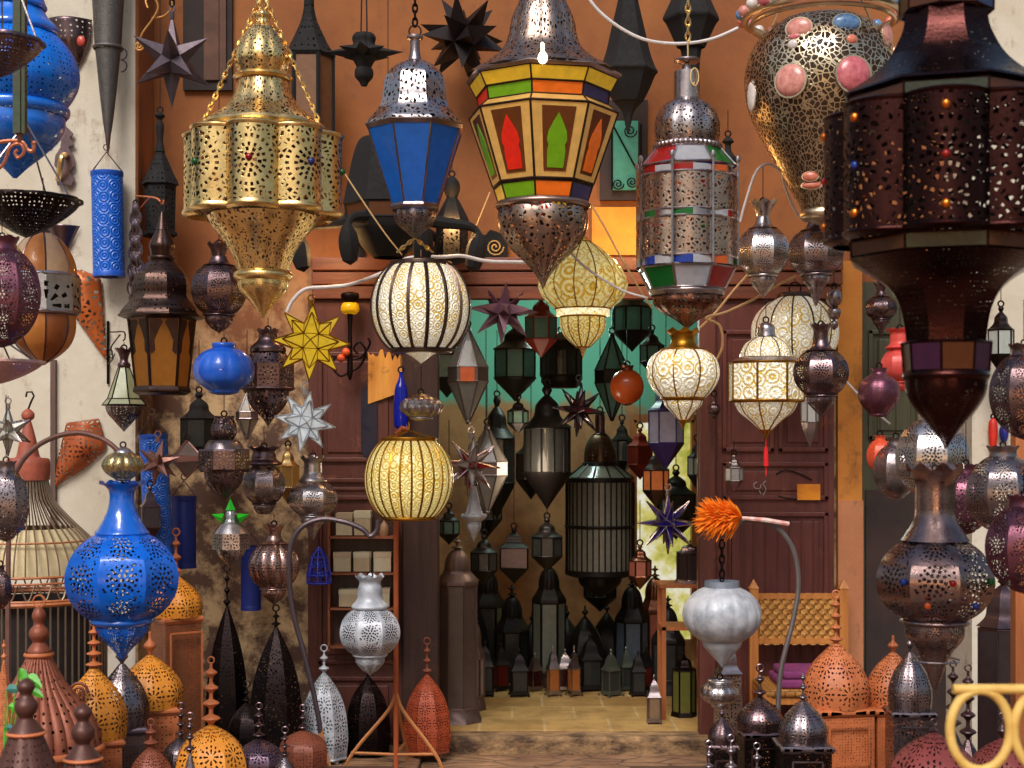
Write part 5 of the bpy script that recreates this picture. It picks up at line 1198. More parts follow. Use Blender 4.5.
# dome lanterns
domebox('yellow orange dome lantern with stacked disc finial and spiral hook, beside the fluted bell', 94, -1.95, 622, 668, 738, 33, BZ, amberp('petal', 1), rust('dots', 1), 4, fr=8, fm=rust(), rot=.35)
o = [x for x in bpy.data.objects if x.get('label', '').startswith('yellow orange dome')][0]; s = S(-1.95)
b = Soup(); b.tube([Vector(((-7+10*(1-k/26)*cos(k*.6))*s, -30*s, (gy(-1.95, BZ)-688+11*(1-k/26)*sin(k*.6))*s)) for k in range(25)], 1.6*s, 6); part(o, 'spiral_hook', b.mesh('spiral'), rustbrown())
domebox('grey violet dome lantern between the two yellow orange domes', 122, -1.58, 645, 664, 726, 27, BZ, pewter('petal', 1), metal('grey_box', (120, 96, 84), .5, .5, 'dots', 1), 1, fr=6, fm=metal('violet_grey', (130, 112, 124), .4, .7), rot=.3, ringed=False)
domebox('orange yellow dome lantern under the point of the great blue lantern', 150, -1.3, 632, 655, 706, 33, BZ, amberp('petal', 1), rust('dots', 1), 1, fr=6, fm=rust(), rot=.35, ringed=False)
domebox('tall rust orange square lantern box with a pierced dome and hook finial', 176, -.62, 532, 576, 616, 27, 0.0, amberp('petal', 1), metal('rust_and_brown_box', (150, 88, 54), .5, .3, 'dots', 1.6, (84, 58, 48)), 3, rot=.62, fr=6, fm=rust())
ogive('black ribbed ogive lantern with bead finial behind the rust orange box', 227, -.62, 568, 606, gy(-.62), 23, black('dots', .8), 3, fm=black(), legs=3)
ogive('tall black pierced ogive lantern, left of the left door leaf', 276, -.72, 608, 626, gy(-.72), 29, black('lace', .8), 2, fm=black(), legs=4)
ogive('orange egg shaped pierced lantern with ring and bead finial, bottom left front', 211, -2.2, 660, 724, gy(-2.2, BZ), 37, amberp('petal', 1), 4, fm=rust(), fr=9, widest=.45)
ogive('dark violet pierced egg lantern right of the orange egg lantern', 259, -1.75, 706, 738, gy(-1.75, BZ), 26, metal('violet_bronze', (110, 88, 104), .35, .8, 'petal', 1), 3, fm=dark(), fr=6, widest=.45)
ogive('small violet grey egg lantern behind the orange egg lantern', 181, -1.8, 706, 736, gy(-1.8, BZ), 21, pewter('petal', 1), 3, fm=dark(), fr=5, widest=.45)
ogive('brown copper egg lantern with dark beads in the bottom left front row', 151, -2.35, 722, 746, gy(-2.35, BZ), 24, rustbrown('petal', 1), 2, fm=rustbrown(), fr=7, widest=.45)
ogive('low round black lantern in front of the tall black ogive', 247, -1.32, 684, 702, gy(-1.32, BZ), 20, black('dots', .8), 2, fm=black(), fr=4, widest=.5)
ogive('brown egg lantern with a dark beaded finial at the foot of the curved hook stand', 303, -1.35, 708, 730, gy(-1.35, BZ), 25, rustbrown('dots', 1), 2, fm=dark(), fr=5, widest=.45)
ogive('tiny violet lantern with ringed finial by the orange egg lantern', 190, -2.7, 716, 752, gy(-2.7, BZ), 12, pewter('petal', 1), 3, fm=dark(), fr=5)
ogive('dark slate lantern with a ringed finial, lowest beside the dark violet egg', 285, -2.0, 730, 756, gy(-2.0, BZ), 17, pewter('petal', 1), 3, fm=dark(), fr=5)
ogive('pale grey pierced ogive lantern behind the dark hook pole', 324, -.46, 648, 672, gy(-.46, .08), 25, whitem('petal', 1), 2, fm=whitem(), fr=5, legs=4)
ogive('black ogive lantern between the grey and the copper red ogive', 368, -.3, 664, 676, gy(-.3, .08), 23, black('petal', 1), 1, fm=black(), legs=4, rings=False, fr=3)
ogive('copper red pierced ogive lantern with ring finial, left of the doorway step', 427, -.3, 641, 674, gy(-.3, .08), 24, metal('copper_red_paint', (178, 78, 44), .5, .1, 'petal', 1.3, (138, 54, 32)), 3, fm=rustbrown(), fr=4.5, legs=4)
ogive('grey white pierced lantern dome at the left edge behind the fluted bell', 12, -1.95+.9, 602, 616, gy(-1.05), 22, whitem('petal', 1), 1, fm=dark(), rings=False, fr=3)
ogive('salmon orange lantern at the left edge below the grey white dome', 4, -2.9, 640, 660, gy(-2.9, BZ), 17, rust('petal', 1), 2, fm=rust(), rings=False)
# green leaves creeping in at the left edge
Y = -3.3; s = S(Y); r = thing('leafy_plant', 'bright green leaves of a plant at the lower left edge', 'plant', P(4, gy(Y, BZ), Y)); o0 = r.location
pot = lathe('pot', [(.16, .055), (.16, .055), (.14, .05), (0, .038)], seg=24, sharp=True, cap='b'); part(r, 'pot', pot, plain('clay', (150, 84, 56), .8))
b = Soup()
lf = plain('leaf_green', (86, 176, 40), .4, (50, 130, 40), 20); lf2 = plain('leaf_teal', (70, 130, 120), .4, (40, 96, 96), 20)
for x, y, a, L_, m in tuple((x, y, a, L_*.66, m) for x, y, a, L_, m in ((26, 676, -.35, 30, lf), (6, 690, .3, 26, lf2), (8, 706, -.1, 26, lf), (20, 668, -1.1, 24, lf), (4, 728, .2, 20, lf2), (30, 690, -.2, 24, lf))):
    p = P(x, y, Y)-o0; b.tube(spline([(0, 0, .14), Vector((p.x*.3, 0, p.z*.7)), p], 4), .0022, 5)
    q = Soup(); d = Vector((cos(a), -.25, sin(a))); d.normalize(); e = Vector((-sin(a), 0, cos(a)))
    v = []
    for i in range(7):
        u = i/6; w = sin(pi*u**.8)*.3*L_*s; c = p+d*(u*L_*s)+Vector((0, 0, -.25*u*u*L_*s)); v += [c+e*w+Vector((0, w*.4, 0)), c, c-e*w+Vector((0, w*.4, 0))]
    f = []
    for i in range(6): f += [(3*i, 3*i+1, 3*i+4, 3*i+3), (3*i+1, 3*i+2, 3*i+5, 3*i+4)]
    q.add(v, f); part(r, 'leaf', q.mesh('leaf'), m)
part(r, 'stem', b.mesh('stem'), lf)

# ================================================================ the two lantern hooks and the red stand
g = vase('whitewashed onion lantern with scalloped crown on the dark curved hook', 370, -1.0, 577, 676, 31, whitem('medal', 1), whitem(), hang=548, cupat=.78, shoulder=.32, crown=.48, neck=.4, rot=0, dx=0)
def hook_stand(label, pts, Y, foot, mat, w=2.6, chain=None, legcol=None, up=40):
    s = S(Y); bot = gy(Y); r = thing('hook_stand', label, 'stand', P(foot, bot, Y)); o0 = r.location
    b = Soup(); b.tube([p-o0 for p in spline([P(x, y, Y) for x, y in pts], 6)], w*s, 8); part(r, 'pole', b.mesh('pole'), mat)
    for a in (-2.2, -.6, 1.0, 2.6):
        b = Soup(); x, y = 34*s*sin(a), -34*s*cos(a); b.tube(spline([(0, 0, up*s), Vector((x*.25, y*.25, up*.62*s)), Vector((x*.7, y*.7, 12*s)), Vector((x, y, .004))], 5), 1.9*s, 6); part(r, 'leg', b.mesh('leg'), legcol or mat)
    return r
dkp = metal('dark_pole', (96, 84, 90), .4, .7); tanp = metal('tan_rod', (190, 124, 72), .5, .3)
hook_stand('dark curved hook stand with tan feet, carrying the whitewashed onion lantern', [(321, gy(-1.02)), (321, 740), (315, 700), (303, 650), (293, 612), (289, 575), (291, 545), (302, 527), (322, 519), (345, 522), (362, 529), (370, 536), (377, 530), (378, 520)], -1.02, 321, dkp, legcol=tanp, up=74)
redp = metal('orange_red_pole', (178, 90, 50), .5, .2)
Y = -.7; s = S(Y); r = thing('lantern_stand', 'orange red upright stand with a three legged wire foot in front of the left door', 'stand', P(396, gy(Y), Y)); o0 = r.location
b = Soup(); b.tube([(0, 0, .0), P(396, 445, Y)-o0, P(397, 434, Y)-o0, P(402, 428, Y)-o0, P(408, 430, Y)-o0], 2.6*s, 8); part(r, 'pole', b.mesh('pole'), redp)
ft = metal('tan_rod', (190, 124, 72), .5, .3); up = (gy(Y)-690)*s
for a in (-1.35, 1.2, 3.0):
    x, y = 50*s*sin(a), -50*s*cos(a); b = Soup(); b.tube(spline([(0, 0, up), Vector((x*.15, y*.15, up*.8)), Vector((x*.75, y*.75, up*.45)), Vector((x, y, up*.25)), Vector((x*1.05, y*1.05, .003))], 5), 1.9*s, 6); part(r, 'leg', b.mesh('leg'), ft)
b = Soup()
for a in (-1.35, 1.2, 3.0): b.tube([(0, 0, up*.34), (45*s*sin(a), -45*s*cos(a), up*.38)], 1.6*s, 6)
part(r, 'brace', b.mesh('brace'), ft)
# right hook with whitewashed ball
lantern('hanging_lantern', 'whitewashed ball lantern with plain collar on the right curved hook', 722, -.95, [
    ('collar', metal('grey_collar', (150, 160, 176), .4, .5), [(581, 17.5), (581, 17.5), (588, 17.5)], dict(seg=32)), ('body', whitem(), orb(587, 641, 39.5, .43, .5, 12), dict(lobes=16, amp=.025)),
    ('cup', whitem(), [(641, 20), (647, 18), (656, 10), (664, 3), (668, 0)], dict(lobes=8, amp=.04))], hang=541, style='chain', ringr=2)
hook_stand('grey curved hook stand with the whitewashed ball lantern and feather duster', [(778, gy(-.95)), (778, 720), (781, 670), (792, 625), (798, 592), (797, 565), (790, 543), (776, 527), (757, 520), (742, 522), (728, 530), (720, 536), (716, 532), (715, 526)], -.95, 778, metal('grey_pole', (120, 112, 112), .45, .6), up=40)
Y = -.95; s = S(Y); r = thing('feather_duster', 'bright orange feather duster laid along the right hook stand', 'feather duster', P(700, 528, Y-.03)); o0 = r.location
b = Soup(); b.tube([P(742, 518, Y-.03)-o0, P(765, 520, Y-.03)-o0, P(789, 524, Y-.03)-o0], [1.8*s, 2.4*s, 2.2*s], 8); part(r, 'handle', b.mesh('handle'), plain('white_handle', (226, 206, 200), .4, (206, 120, 110), 30))
rn = random.Random(4); b = Soup(); c0 = P(742, 518, Y-.03)-o0
for k in range(1500):
    u = rn.random(); st = c0+Vector((-26*u*s, 0, 1*s*u)); a = rn.uniform(0, 2*pi); sp = rn.uniform(.2, 1.3); L_ = rn.uniform(14, 26)*s
    d = Vector((-rn.uniform(.3, 1), sp*cos(a), sp*sin(a)+.25)).normalized(); e = d.orthogonal().normalized(); e = (Matrix.Rotation(rn.uniform(0, 6.3), 3, d) @ e); v = []
    for i in range(5):
        q = i/4; w = (.2+.9*sin(pi*min(1, q*1.05)))*s; c = st+d*L_*q+Vector((-.12*q*q*L_, 0, -.12*q*q*L_)); v += [c+e*w, c-e*w]
    b.add(v, [(2*i, 2*i+1, 2*i+3, 2*i+2) for i in range(4)])
o = part(r, 'feathers', b.mesh('feathers'), plain('orange_feather', (255, 150, 20), .8, (250, 120, 10), 30)); o['kind'] = 'stuff'
lantern('hanging_lantern', 'small silver pumpkin lantern hanging below the whitewashed ball lantern', 720, -.95, [('collar', silver(), [(679, 11), (681, 13), (683, 12)], dict(seg=24)), ('body', silver('petal', 1), orb(682, 704, 20, .5, .45, 8), dict(lobes=10, amp=.06)), ('foot', silver(), [(704, 9), (707, 8), (709, 4)], dict(seg=20, cap='b'))], hang=668)
# ================================================================ bottom right standing lanterns
domebox('large terracotta orange dome lantern in front of the woven chair', 836, -1.25, 594, 643, 706, 34, BZ, rust('petal', 1), rust('dots', 1.6), 4, fr=6.5, rot=.18)
domebox('second terracotta orange dome lantern, partly behind the dark silver dome lantern', 893, -1.22, 636, 652, 706, 28, BZ, rust('petal', 1), rust('dots', 1.6), 1, fr=5, rot=.1, ringed=False)
domebox('dark silver dome lantern beneath the tall dark silver vase lantern', 910, -1.75, 632, 652, 710, 22, BZ, pewter('petal', 1), pewter('lace', .8), 1, fr=4, rot=-.05, ringed=False)
domebox('dark violet dome lantern with ring finial beside the grey hook stand', 760, -1.62, 668, 697, 730, 24, BZ, dark('petal', 1), black('petal', 1.4), 2, fr=6, rot=.1)
domebox('dark grey dome lantern with short bead finial in front of the terracotta lantern', 803, -1.95, 672, 700, 743, 24.5, BZ, pewter('petal', 1), black('lace', 1), 3, fr=4.5, rot=0, ringed=False)
domebox('small dark dome lantern under the small silver pumpkin lantern', 722, -1.95, 707, 717, 744, 14, BZ, dark('petal', 1), black('petal', 1), 1, fr=3, ringed=False)
ogive('tiny dark lantern with ringed bead finial, first in the lower centre right front', 709, -2.4, 744, 770, gy(-2.4, BZ), 10, dark('petal', 1), 2, fm=pewter(), fr=5)
ogive('tiny dark lantern with blue grey beads in front of the dark violet dome lantern', 757, -2.35, 746, 776, gy(-2.35, BZ), 11, dark('petal', 1), 2, fm=pewter(), fr=6)
ogive('tiny dark lantern with twin beads beneath the small dark dome lantern', 731, -2.6, 738, 772, gy(-2.6, BZ), 9, dark('petal', 1), 2, fm=pewter(), fr=6)
ogive('brick red pierced egg lantern at the bottom right, left of the yellow railing', 934, -2.9, 722, 732, gy(-2.9, BZ), 50, redrust('petal', 1), 1, fm=dark(), fr=4, widest=.4)
ogive('second brick red lantern at the bottom right, behind the yellow railing', 1002, -2.6, 716, 738, gy(-2.6, BZ), 38, redrust('petal', 1), 1, fm=dark(), fr=5, widest=.4)
ogive('dark lantern with big beads and ring finial above the yellow railing bar', 953, -2.35, 664, 728, gy(-2.35, BZ), 20, dark('petal', 1), 4, fm=metal('dark_bead', (96, 72, 74), .3, .8), fr=8)
ogive('dark lantern with ring finial seen through the yellow railing ring', 968, -2.05, 668, 738, gy(-2.05, BZ), 18, dark('petal', 1), 4, fm=metal('dark_bead', (96, 72, 74), .3, .8), fr=8)
hexlamp('tall dark lantern standing at the right edge behind the yellow railing', 1003, -1.55, 560, gy(-1.55, BZ), 26, dark(), glass('dim_smoke', (70, 58, 60), 0, .25, .1), 'tower', 6, name='floor_lantern')
# yellow painted scroll railing, close to the camera
Y = -5.0; s = S(Y); o0 = P(985, 768, Y); o0.z = 0
yp = plain('yellow_paint', (222, 186, 104), .55, (200, 156, 76), 20)
r = thing('scroll_railing', 'blurred yellow painted railing with round scrolls at the bottom right corner', 'railing', o0)
b = Soup(); b.tube([P(953, 689, Y)-o0, P(1120, 689, Y)-o0], 5*s, 10); part(r, 'top_bar', b.mesh('bar'), yp)
for cx in (980, 1044, 1108):
    b = Soup(); b.ring(P(cx, 730, Y)-o0, 30*s, 4.8*s, 'y', 40, 10, 1.33); part(r, 'scroll_ring', b.mesh('ring'), yp)
b = Soup(); b.tube([P(953, 776, Y)-o0, P(1120, 776, Y)-o0], 5*s, 10); part(r, 'lower_bar', b.mesh('bar'), yp)
for cx in (1010, 1070): 
    b = Soup(); b.tube([P(cx, 776, Y)-o0, Vector(((P(cx, 776, Y)-o0).x, 0, 0))], 4*s, 8); part(r, 'post', b.mesh('post'), yp)
# red orange post at the right edge
Y = -2.2; r = solo('hanging_post', 'narrow orange red wooden post at the right edge behind the dark ball lantern', 'post', Soup().box(X(1013, Y), X(1026, Y), Y-.03, Y+.03, BZ, Z(345, Y)).mesh('post', False), orangewood)
# little red and blue hangings on the right white wall
for x, y0, y1, c, lab in ((993, 418, 452, (206, 40, 20), 'small red cloth strip hanging on the right white wall'), (1004, 424, 444, (30, 40, 130), 'small blue glass drop hanging on the right white wall')):
    Y = RY-.04; s = S(Y); lantern('hanging_ornament', lab, x, Y, [('strip', plain('orn_%d' % c[0], c, .5), [(y0, 1), (y0+4, 4), ((y0+y1)/2, 4.5), (y1-4, 3), (y1, 0)], dict(seg=16))], hang=y0-20, cat='ornament', ringr=2)

# ================================================================ chair
Y = -.42; s = S(Y); o0 = Vector((X(806, Y), Y, 0)); r = thing('wooden_chair', 'pale wooden chair with a woven straw back and seat by the right door', 'chair', o0)
hx = 46*s; dp = .40
for sx in (-1, 1):
    b = Soup(); b.box(sx*hx-.022, sx*hx+.022, -.022+.2, .022+.2, 0, Z(592, Y)); x = sx*hx; zt = Z(592, Y)
    b.add([(x-.026, .174, zt), (x+.026, .174, zt), (x+.026, .226, zt), (x-.026, .226, zt), (x, .2, zt+.05)], [(0, 1, 4), (1, 2, 4), (2, 3, 4), (3, 0, 4), (3, 2, 1, 0)])
    part(r, 'back_post', b.mesh('post', False), palewood)
    part(r, 'leg', Soup().box(sx*hx-.022, sx*hx+.022, -.222, -.178, 0, .47).mesh('leg', False), palewood)
    part(r, 'side_rail', Soup().box(sx*hx-.012, sx*hx+.012, -.2, .2, .40, .44).mesh('rail', False), palewood)
    part(r, 'stretcher', Soup().box(sx*hx-.01, sx*hx+.01, -.2, .2, .18, .21).mesh('str', False), palewood)
for z in (Z(600, Y), Z(646, Y)): part(r, 'back_rail', Soup().box(-hx, hx, .19, .215, z-.014, z+.014).mesh('rail', False), palewood)
part(r, 'front_rail', Soup().box(-hx, hx, -.212, -.19, .40, .44).mesh('rail', False), palewood)
t = NT('woven_straw'); uv = t.obj(1)
w1 = t.n('ShaderNodeTexBrick'); t.put(w1.inputs['Vector'], t.obj(1, 1, 1)); 
sx_ = t.n('ShaderNodeSeparateXYZ'); t.t.links.new(uv, sx_.inputs[0]); cb = t.n('ShaderNodeCombineXYZ'); t.t.links.new(sx_.outputs[0], cb.inputs[0]); t.t.links.new(t.math('ADD', sx_.outputs[2], sx_.outputs[1]), cb.inputs[1]); t.t.links.new(cb.outputs[0], w1.inputs['Vector'])
w1.inputs['Scale'].default_value = 1; w1.inputs['Brick Width'].default_value = .05; w1.inputs['Row Height'].default_value = .03; w1.inputs['Mortar Size'].default_value = .003
w1.inputs['Color1'].default_value = lin((206, 150, 70)); w1.inputs['Color2'].default_value = lin((176, 116, 48)); w1.inputs['Mortar'].default_value = lin((84, 48, 20))
bb_ = t.bsdf(t.mix(t.math('MULTIPLY', t.noise(t.obj(1), 60, 3), .5), w1.outputs[0], lin((120, 76, 30))), .7); t.bump(bb_, w1.outputs['Fac'], -.6, .01); straw = t.done(bb_.outputs[0])
weave = Soup(); z0, z1, nx_, nz_ = Z(650, Y), Z(597, Y), 17, 10
for i in range(nx_):
    x = -hx+.03+(2*hx-.06)*(i+.5)/nx_; w = (2*hx-.06)/nx_*.46; v = []
    for k in range(nz_*3+1):
        z = z0+(z1-z0)*k/(nz_*3); y = .2+.008*sin(pi*(k/3+i+.5)); v += [(x-w, y-.002, z), (x+w, y-.002, z)]
    weave.add(v, [(2*k, 2*k+1, 2*k+3, 2*k+2) for k in range(nz_*3)])
for j in range(nz_):
    z = z0+(z1-z0)*(j+.5)/nz_; w = (z1-z0)/nz_*.46; v = []
    for k in range(nx_*3+1):
        x = -hx+.03+(2*hx-.06)*k/(nx_*3); y = .2-.008*sin(pi*(k/3+j+.5)*1.0-pi/2*0); v += [(x, y-.002, z-w), (x, y-.002, z+w)]
    weave.add(v, [(2*k, 2*k+1, 2*k+3, 2*k+2) for k in range(nx_*3)])
o = part(r, 'woven_back', weave.mesh('back', False), plain('straw', (206, 150, 74), .7, (160, 104, 44), 40))
o = part(r, 'woven_seat', Soup().box(-hx-.01, hx+.01, -.23, .23, .44, .475).mesh('seat', False), straw); bevel(o, .012)
c = solo('seat_cushion', 'folded purple cloth cushion lying on the wooden chair', 'cushion', Soup().box(-.17, .2, -.2, .14, 0, .045).box(-.15, .21, -.19, .12, .045, .085).mesh('cushion', False), plain('purple_cloth', (130, 50, 104), .85, (96, 34, 84), 12)); c.location = o0+Vector((.0, 0, .476)); bevel(c, .015, 3)
# pierced white metal tower seen behind the silver pumpkin lantern
hexlamp('grey pierced metal column lantern between the doorway and the chair', 728, -.35, 632, gy(-.35), 13, sv, metal('column_pierced', (176, 156, 140), .4, .6, 'petal', 1), 'tower', 4, name='floor_lantern', rot=.2)
# ================================================================ shelf with boxes on the left door
Y = -.2; zs = lambda y: Z(y, Y); r = thing('wall_shelf_unit', 'small open wooden shelf unit hung on the left door', 'shelf', Vector((X(363, Y), Y+.07, zs(650)))); o0 = r.location; hw = 33*S(Y)
lw = wood('shelf_wood', (150, 86, 52), (116, 60, 36), None, 'x')
for sx in (-1, 1): part(r, 'side_panel', Soup().box(sx*hw-.006, sx*hw+.006, -.12, 0, 0, zs(512)-zs(650)).mesh('side', False), lw)
for y in (513, 537, 573, 608, 646):
    if y != 513: part(r, 'shelf', Soup().box(-hw, hw, -.12, 0, zs(y)-o0.z-.006, zs(y)-o0.z+.006).mesh('shelf', False), lw)
part(r, 'back_panel', Soup().box(-hw, hw, -.006, 0, 0, zs(512)-zs(650)).mesh('back', False), darkwood)
cr = [plain('cream_card', (198, 188, 160), .8, (180, 166, 136), 6, .1), plain('beige_card', (186, 166, 136), .8, (166, 146, 116), 6, .1)]
k = 0
for y, xs in ((536, ((345, 16, 22, 'left'), (363, 16, 24, 'right'))), (572, ((343, 17, 19, 'left'), (363, 17, 19, 'middle'), (383, 17, 19, 'right'))), (607, ((350, 20, 17, 'left'), (384, 12, 18, 'right')))):
    row = {536: 'upper', 572: 'middle', 607: 'lower'}[y]
    for x, w, h, lab in xs:
        s = S(Y); b = Soup().box(-w/2*s, w/2*s, -.1, 0, 0, h*s*.78); me = b.mesh('box', False)
        t_ = thing('card_box', '%s cream cardboard box on the %s shelf of the small unit' % (lab, row), 'box', Vector((X(x, Y), Y+.055, zs(y)+.0065)), 'cream boxes on the shelf unit')
        part(t_, 'carton', me, cr[k % 2]); part(t_, 'lid', Soup().box(-w/2*s-.002, w/2*s+.002, -.102, .002, h*s*.72, h*s).mesh('lid', False), cr[(k+1) % 2]); k += 1
Yb = Y+.0; s = S(Yb)
lantern('small_bottle', 'small tan bottle at the end of the upper shelf', 384, Yb, [('body', plain('tan_glaze', (170, 130, 96), .4), [(518, 1.5), (522, 1.5), (525, 4), (530, 5), (536, 4.5)], dict(seg=20, cap='b'))], ring=False, cat='bottle')
# blue wire cage ornament
Y = -.35; s = S(Y); r = thing('hanging_basket', 'bright blue scrolled wire basket hanging left of the shelf unit', 'wire basket', P(319, 583, Y)); b = Soup()
for z in (0, 8, 26): b.ring((0, 0, z*s), (12 if z < 20 else 8)*s, .8*s, 'z', 20, 5)
for k in range(8):
    a = 2*pi*k/8; b.tube([(12*s*sin(a), -12*s*cos(a), 0), (12*s*sin(a), -12*s*cos(a), 8*s), (8*s*sin(a), -8*s*cos(a), 26*s), (0, 0, 36*s)], .8*s, 5)
    for zc in (8, 18): b.tube([((11.5-zc*.12)*s*sin(a+.35+4/11*(1-j/16)*cos(j*.6)), -(11.5-zc*.12)*s*cos(a+.35+4/11*(1-j/16)*cos(j*.6)), (zc+4.5*(1-j/16)*sin(j*.6))*s) for j in range(15)], .6*s, 4)
part(r, 'wire_cage', b.mesh('cage'), plain('blue_wire', (40, 60, 200), .4)); b = Soup().tube([(0, 0, 36*s), (0, 0, 60*s)], .5*s, 5); part(r, 'wire', b.mesh('wire'), black())
# candle sconce with yellow glass on the left door
Y = -.16; s = S(Y); g = lantern('wall_sconce', 'dark wrought iron sconce with a yellow glass cup and two orange balls', 350, Y, [('cap', black(), [(292, 3), (294, 9), (300, 8), (303, 4)], dict(seg=20)), ('yellow_cup', glass('yellow_cup', (236, 190, 20), .25, .2, .1), [(303, 7), (306, 9), (311, 9), (314, 6)], dict(seg=24)), ('stem', black(), [(314, 3), (330, 2), (350, 2.5), (372, 3), (380, 1)], dict(seg=12))], ring=False, cat='wall sconce')
for x, y in ((346, 352), (341, 358)): part(g, 'orange_ball', Soup().ball(P(x, y, Y-.03)-g.location, 4.2*s, 12).mesh('ball'), plain('orange_ball', (226, 90, 40), .4))
b = Soup()
for q in (((350, 372), (360, 366), (366, 352), (360, 342), (354, 348), (358, 354)), ((350, 372), (340, 376), (332, 366), (336, 356)), ((350, 360), (362, 356), (370, 344), (368, 338))): b.tube([p-g.location for p in spline([P(x, y, Y) for x, y in q], 5)], 1.2*s, 5)
part(g, 'scroll', b.mesh('scroll'), black())
lantern('small_bottle', 'slim cobalt blue glass bottle hanging on the left door post', 401, -.2, [('bottle', glass('cobalt_bottle', (20, 40, 190), .05, .15, .1), [(372, 2), (376, 2), (380, 3), (388, 6), (400, 7), (424, 7), (428, 5)], dict(seg=20))], hang=352, cat='bottle')
bpy.data.objects['small_bottle.001'].name = 'hanging_bottle'
# ================================================================ tall grey glass tower left of the doorway
def tower(label, cx, Y, top, z0, r, fm, gm, sides=6, rot=0.0, dome=None):
    bot = gy(Y, z0); return lantern('floor_lantern', label, cx, Y, [('finial', fm, beads(top, top+12, 2, r*.3), dict(seg=16, sub=2)), ('dome', fm, orb(top+11, top+33, r*.68, .15, .98, 8), dict(lobes=10, amp=.05)), ('shoulder', fm, [(top+32, r*.7), (top+35, r*.76), (top+42, r*1.04), (top+46, r*1.08)], dict(sides=sides, rot=rot)),
        ('glass_body', gm, [(top+46, r), (bot-14, r)], dict(sides=sides, rot=rot, sharp=True, frame=fm, fw=1.2)), ('base', fm, [(bot-14, r*1.08), (bot-10, r*1.08), (bot-8, r*1.15), (bot, r*1.3)], dict(sides=sides, rot=rot, sharp=True, cap='tb'))], ring=False)
tower('tall brown grey glass tower lantern with ribbed dome on the left of the doorway', 457, .28, 538, SILL, 19, metal('brown_grey_frame', (104, 84, 78), .45, .5), glass('smoky_brown_glass', (110, 92, 84), .0, .25, .1), 8)
tower('slender pale panelled tower lantern just behind the brown grey tower', 476, .62, 612, SILL, 8, metal('brown_grey_frame', (104, 84, 78), .45, .5), glass('pale_grey_panel', (180, 166, 150), .0, .35, .1), 6)
# small wooden table frame on the right of the doorway with a lantern in it
Y = .3; s = S(Y); r = thing('wooden_stand', 'small pale wooden open stand inside the doorway on the right', 'stand', Vector((X(682, Y), Y+.12, SILL))); o0 = r.location; zt = Z(588, Y)-SILL
for x in (664, 702):
    for y in (0, .24): part(r, 'leg', Soup().box(X(x, Y)-o0.x-.012, X(x, Y)-o0.x+.012, y-.12, y-.1, 0, zt).mesh('leg', False), orangewood)
part(r, 'top', Soup().box(X(660, Y)-o0.x, X(706, Y)-o0.x, -.13, .15, zt, zt+.02).mesh('top', False), orangewood)
part(r, 'shelf', Soup().box(X(662, Y)-o0.x, X(704, Y)-o0.x, -.12, .14, zt-.24, zt-.22).mesh('shelf', False), orangewood)
hexlamp('dark glass lantern standing under the small pale wooden stand', 684, .42, 650, gy(.42, SILL), 12, black(), glass('dim_yellow_green', (120, 120, 60), .05, .2, .2), 'tower', 6, name='small_lantern')
hexlamp('tiny silver metal lantern at the foot of the pale wooden stand', 654, .2, 674, gy(.2, SILL), 7, pewter(), glass('clear_etched_glass', (176, 150, 122)), 'house', 4)
hexlamp('dark dome topped glass lantern on the pale wooden stand', 690, .42, 540, gy(.42, zt+SILL+.021), 13, dark(), glass('dim_smoke', (70, 58, 60)), 'tower', 8, name='small_lantern')
# ================================================================ inside the shop
ink = metal('black_frame', (30, 26, 26), .45, .5); teal = glass('grey_teal_glass', (96, 130, 120), .02, .25, .3); smoke = glass('shop_smoke_glass', (70, 72, 70), .0, .2, .2); paleg = glass('shop_pale_glass', (150, 160, 150), .02, .25, .25)
star('mauve metal star lantern hanging in the top left of the doorway', 503, 310, .0, 36, metal('mauve_star', (128, 98, 116), .4, .6, None, 1, (80, 58, 70)), 26, .42, .1, .05, hang=262)
hexlamp('grey glass diamond lantern with an orange starred band at the left of the doorway', 468, .05, 326, 425, 20, metal('lead_frame', (110, 100, 96), .4, .7), glass('etched_grey', (150, 146, 138), .02, .3, .3), 'diamond', 6, hang=290)
o = [x for x in bpy.data.objects if x.get('label', '').startswith('grey glass diamond')][0]; s = S(.05)
b = Soup().box(-7*s, 7*s, -19*s, -17.6*s, (425-382)*s, (425-368)*s); part(o, 'orange_tile', b.mesh('tile', False), plain('orange_tile', (206, 96, 50), .4))
hexlamp('pale glass cone lantern below the grey glass diamond lantern', 487, .35, 424, 515, 20, metal('lead_frame', (110, 100, 96), .4, .7), glass('etched_grey', (150, 146, 138), .02, .3, .3), 'diamond', 6, hang=380)
lantern('hanging_lantern', 'small white plaster coloured drop lantern right of the lowest yellow globe', 474, -.05, [('top', whitem(), [(486, 2), (490, 3), (512, 8), (514, 12)], dict(sides=8)), ('skirt', whitem(), [(514, 12.5), (517, 12.5), (521, 8)], dict(sides=8)), ('bowl', whitem('petal', 1), [(521, 7.5), (528, 7), (534, 4), (542, 0)], dict(lobes=8, amp=.05))], hang=466)
star('red and silver glass star lantern beside the lowest yellow globe', 471, 465, -.2, 30, glass('red_star', (150, 40, 36), .04, .25, .1), 26, .34, .2, .1, hang=430, m2=glass('silver_star', (196, 190, 180), .03, .2, .1), edge=sv)
star('dark red and black star lantern in the middle of the doorway', 579, 410, .2, 27, glass('dark_red_star', (96, 24, 34), .03, .25, .1), 26, .33, .15, .1, hang=340, m2=sv, edge=ink)
star('violet blue glass star lantern on the right of the doorway', 668, 523, .15, 31, glass('violet_star', (60, 44, 150), .06, .25, .1), 26, .3, .1, .0, hang=480, edge=sv)
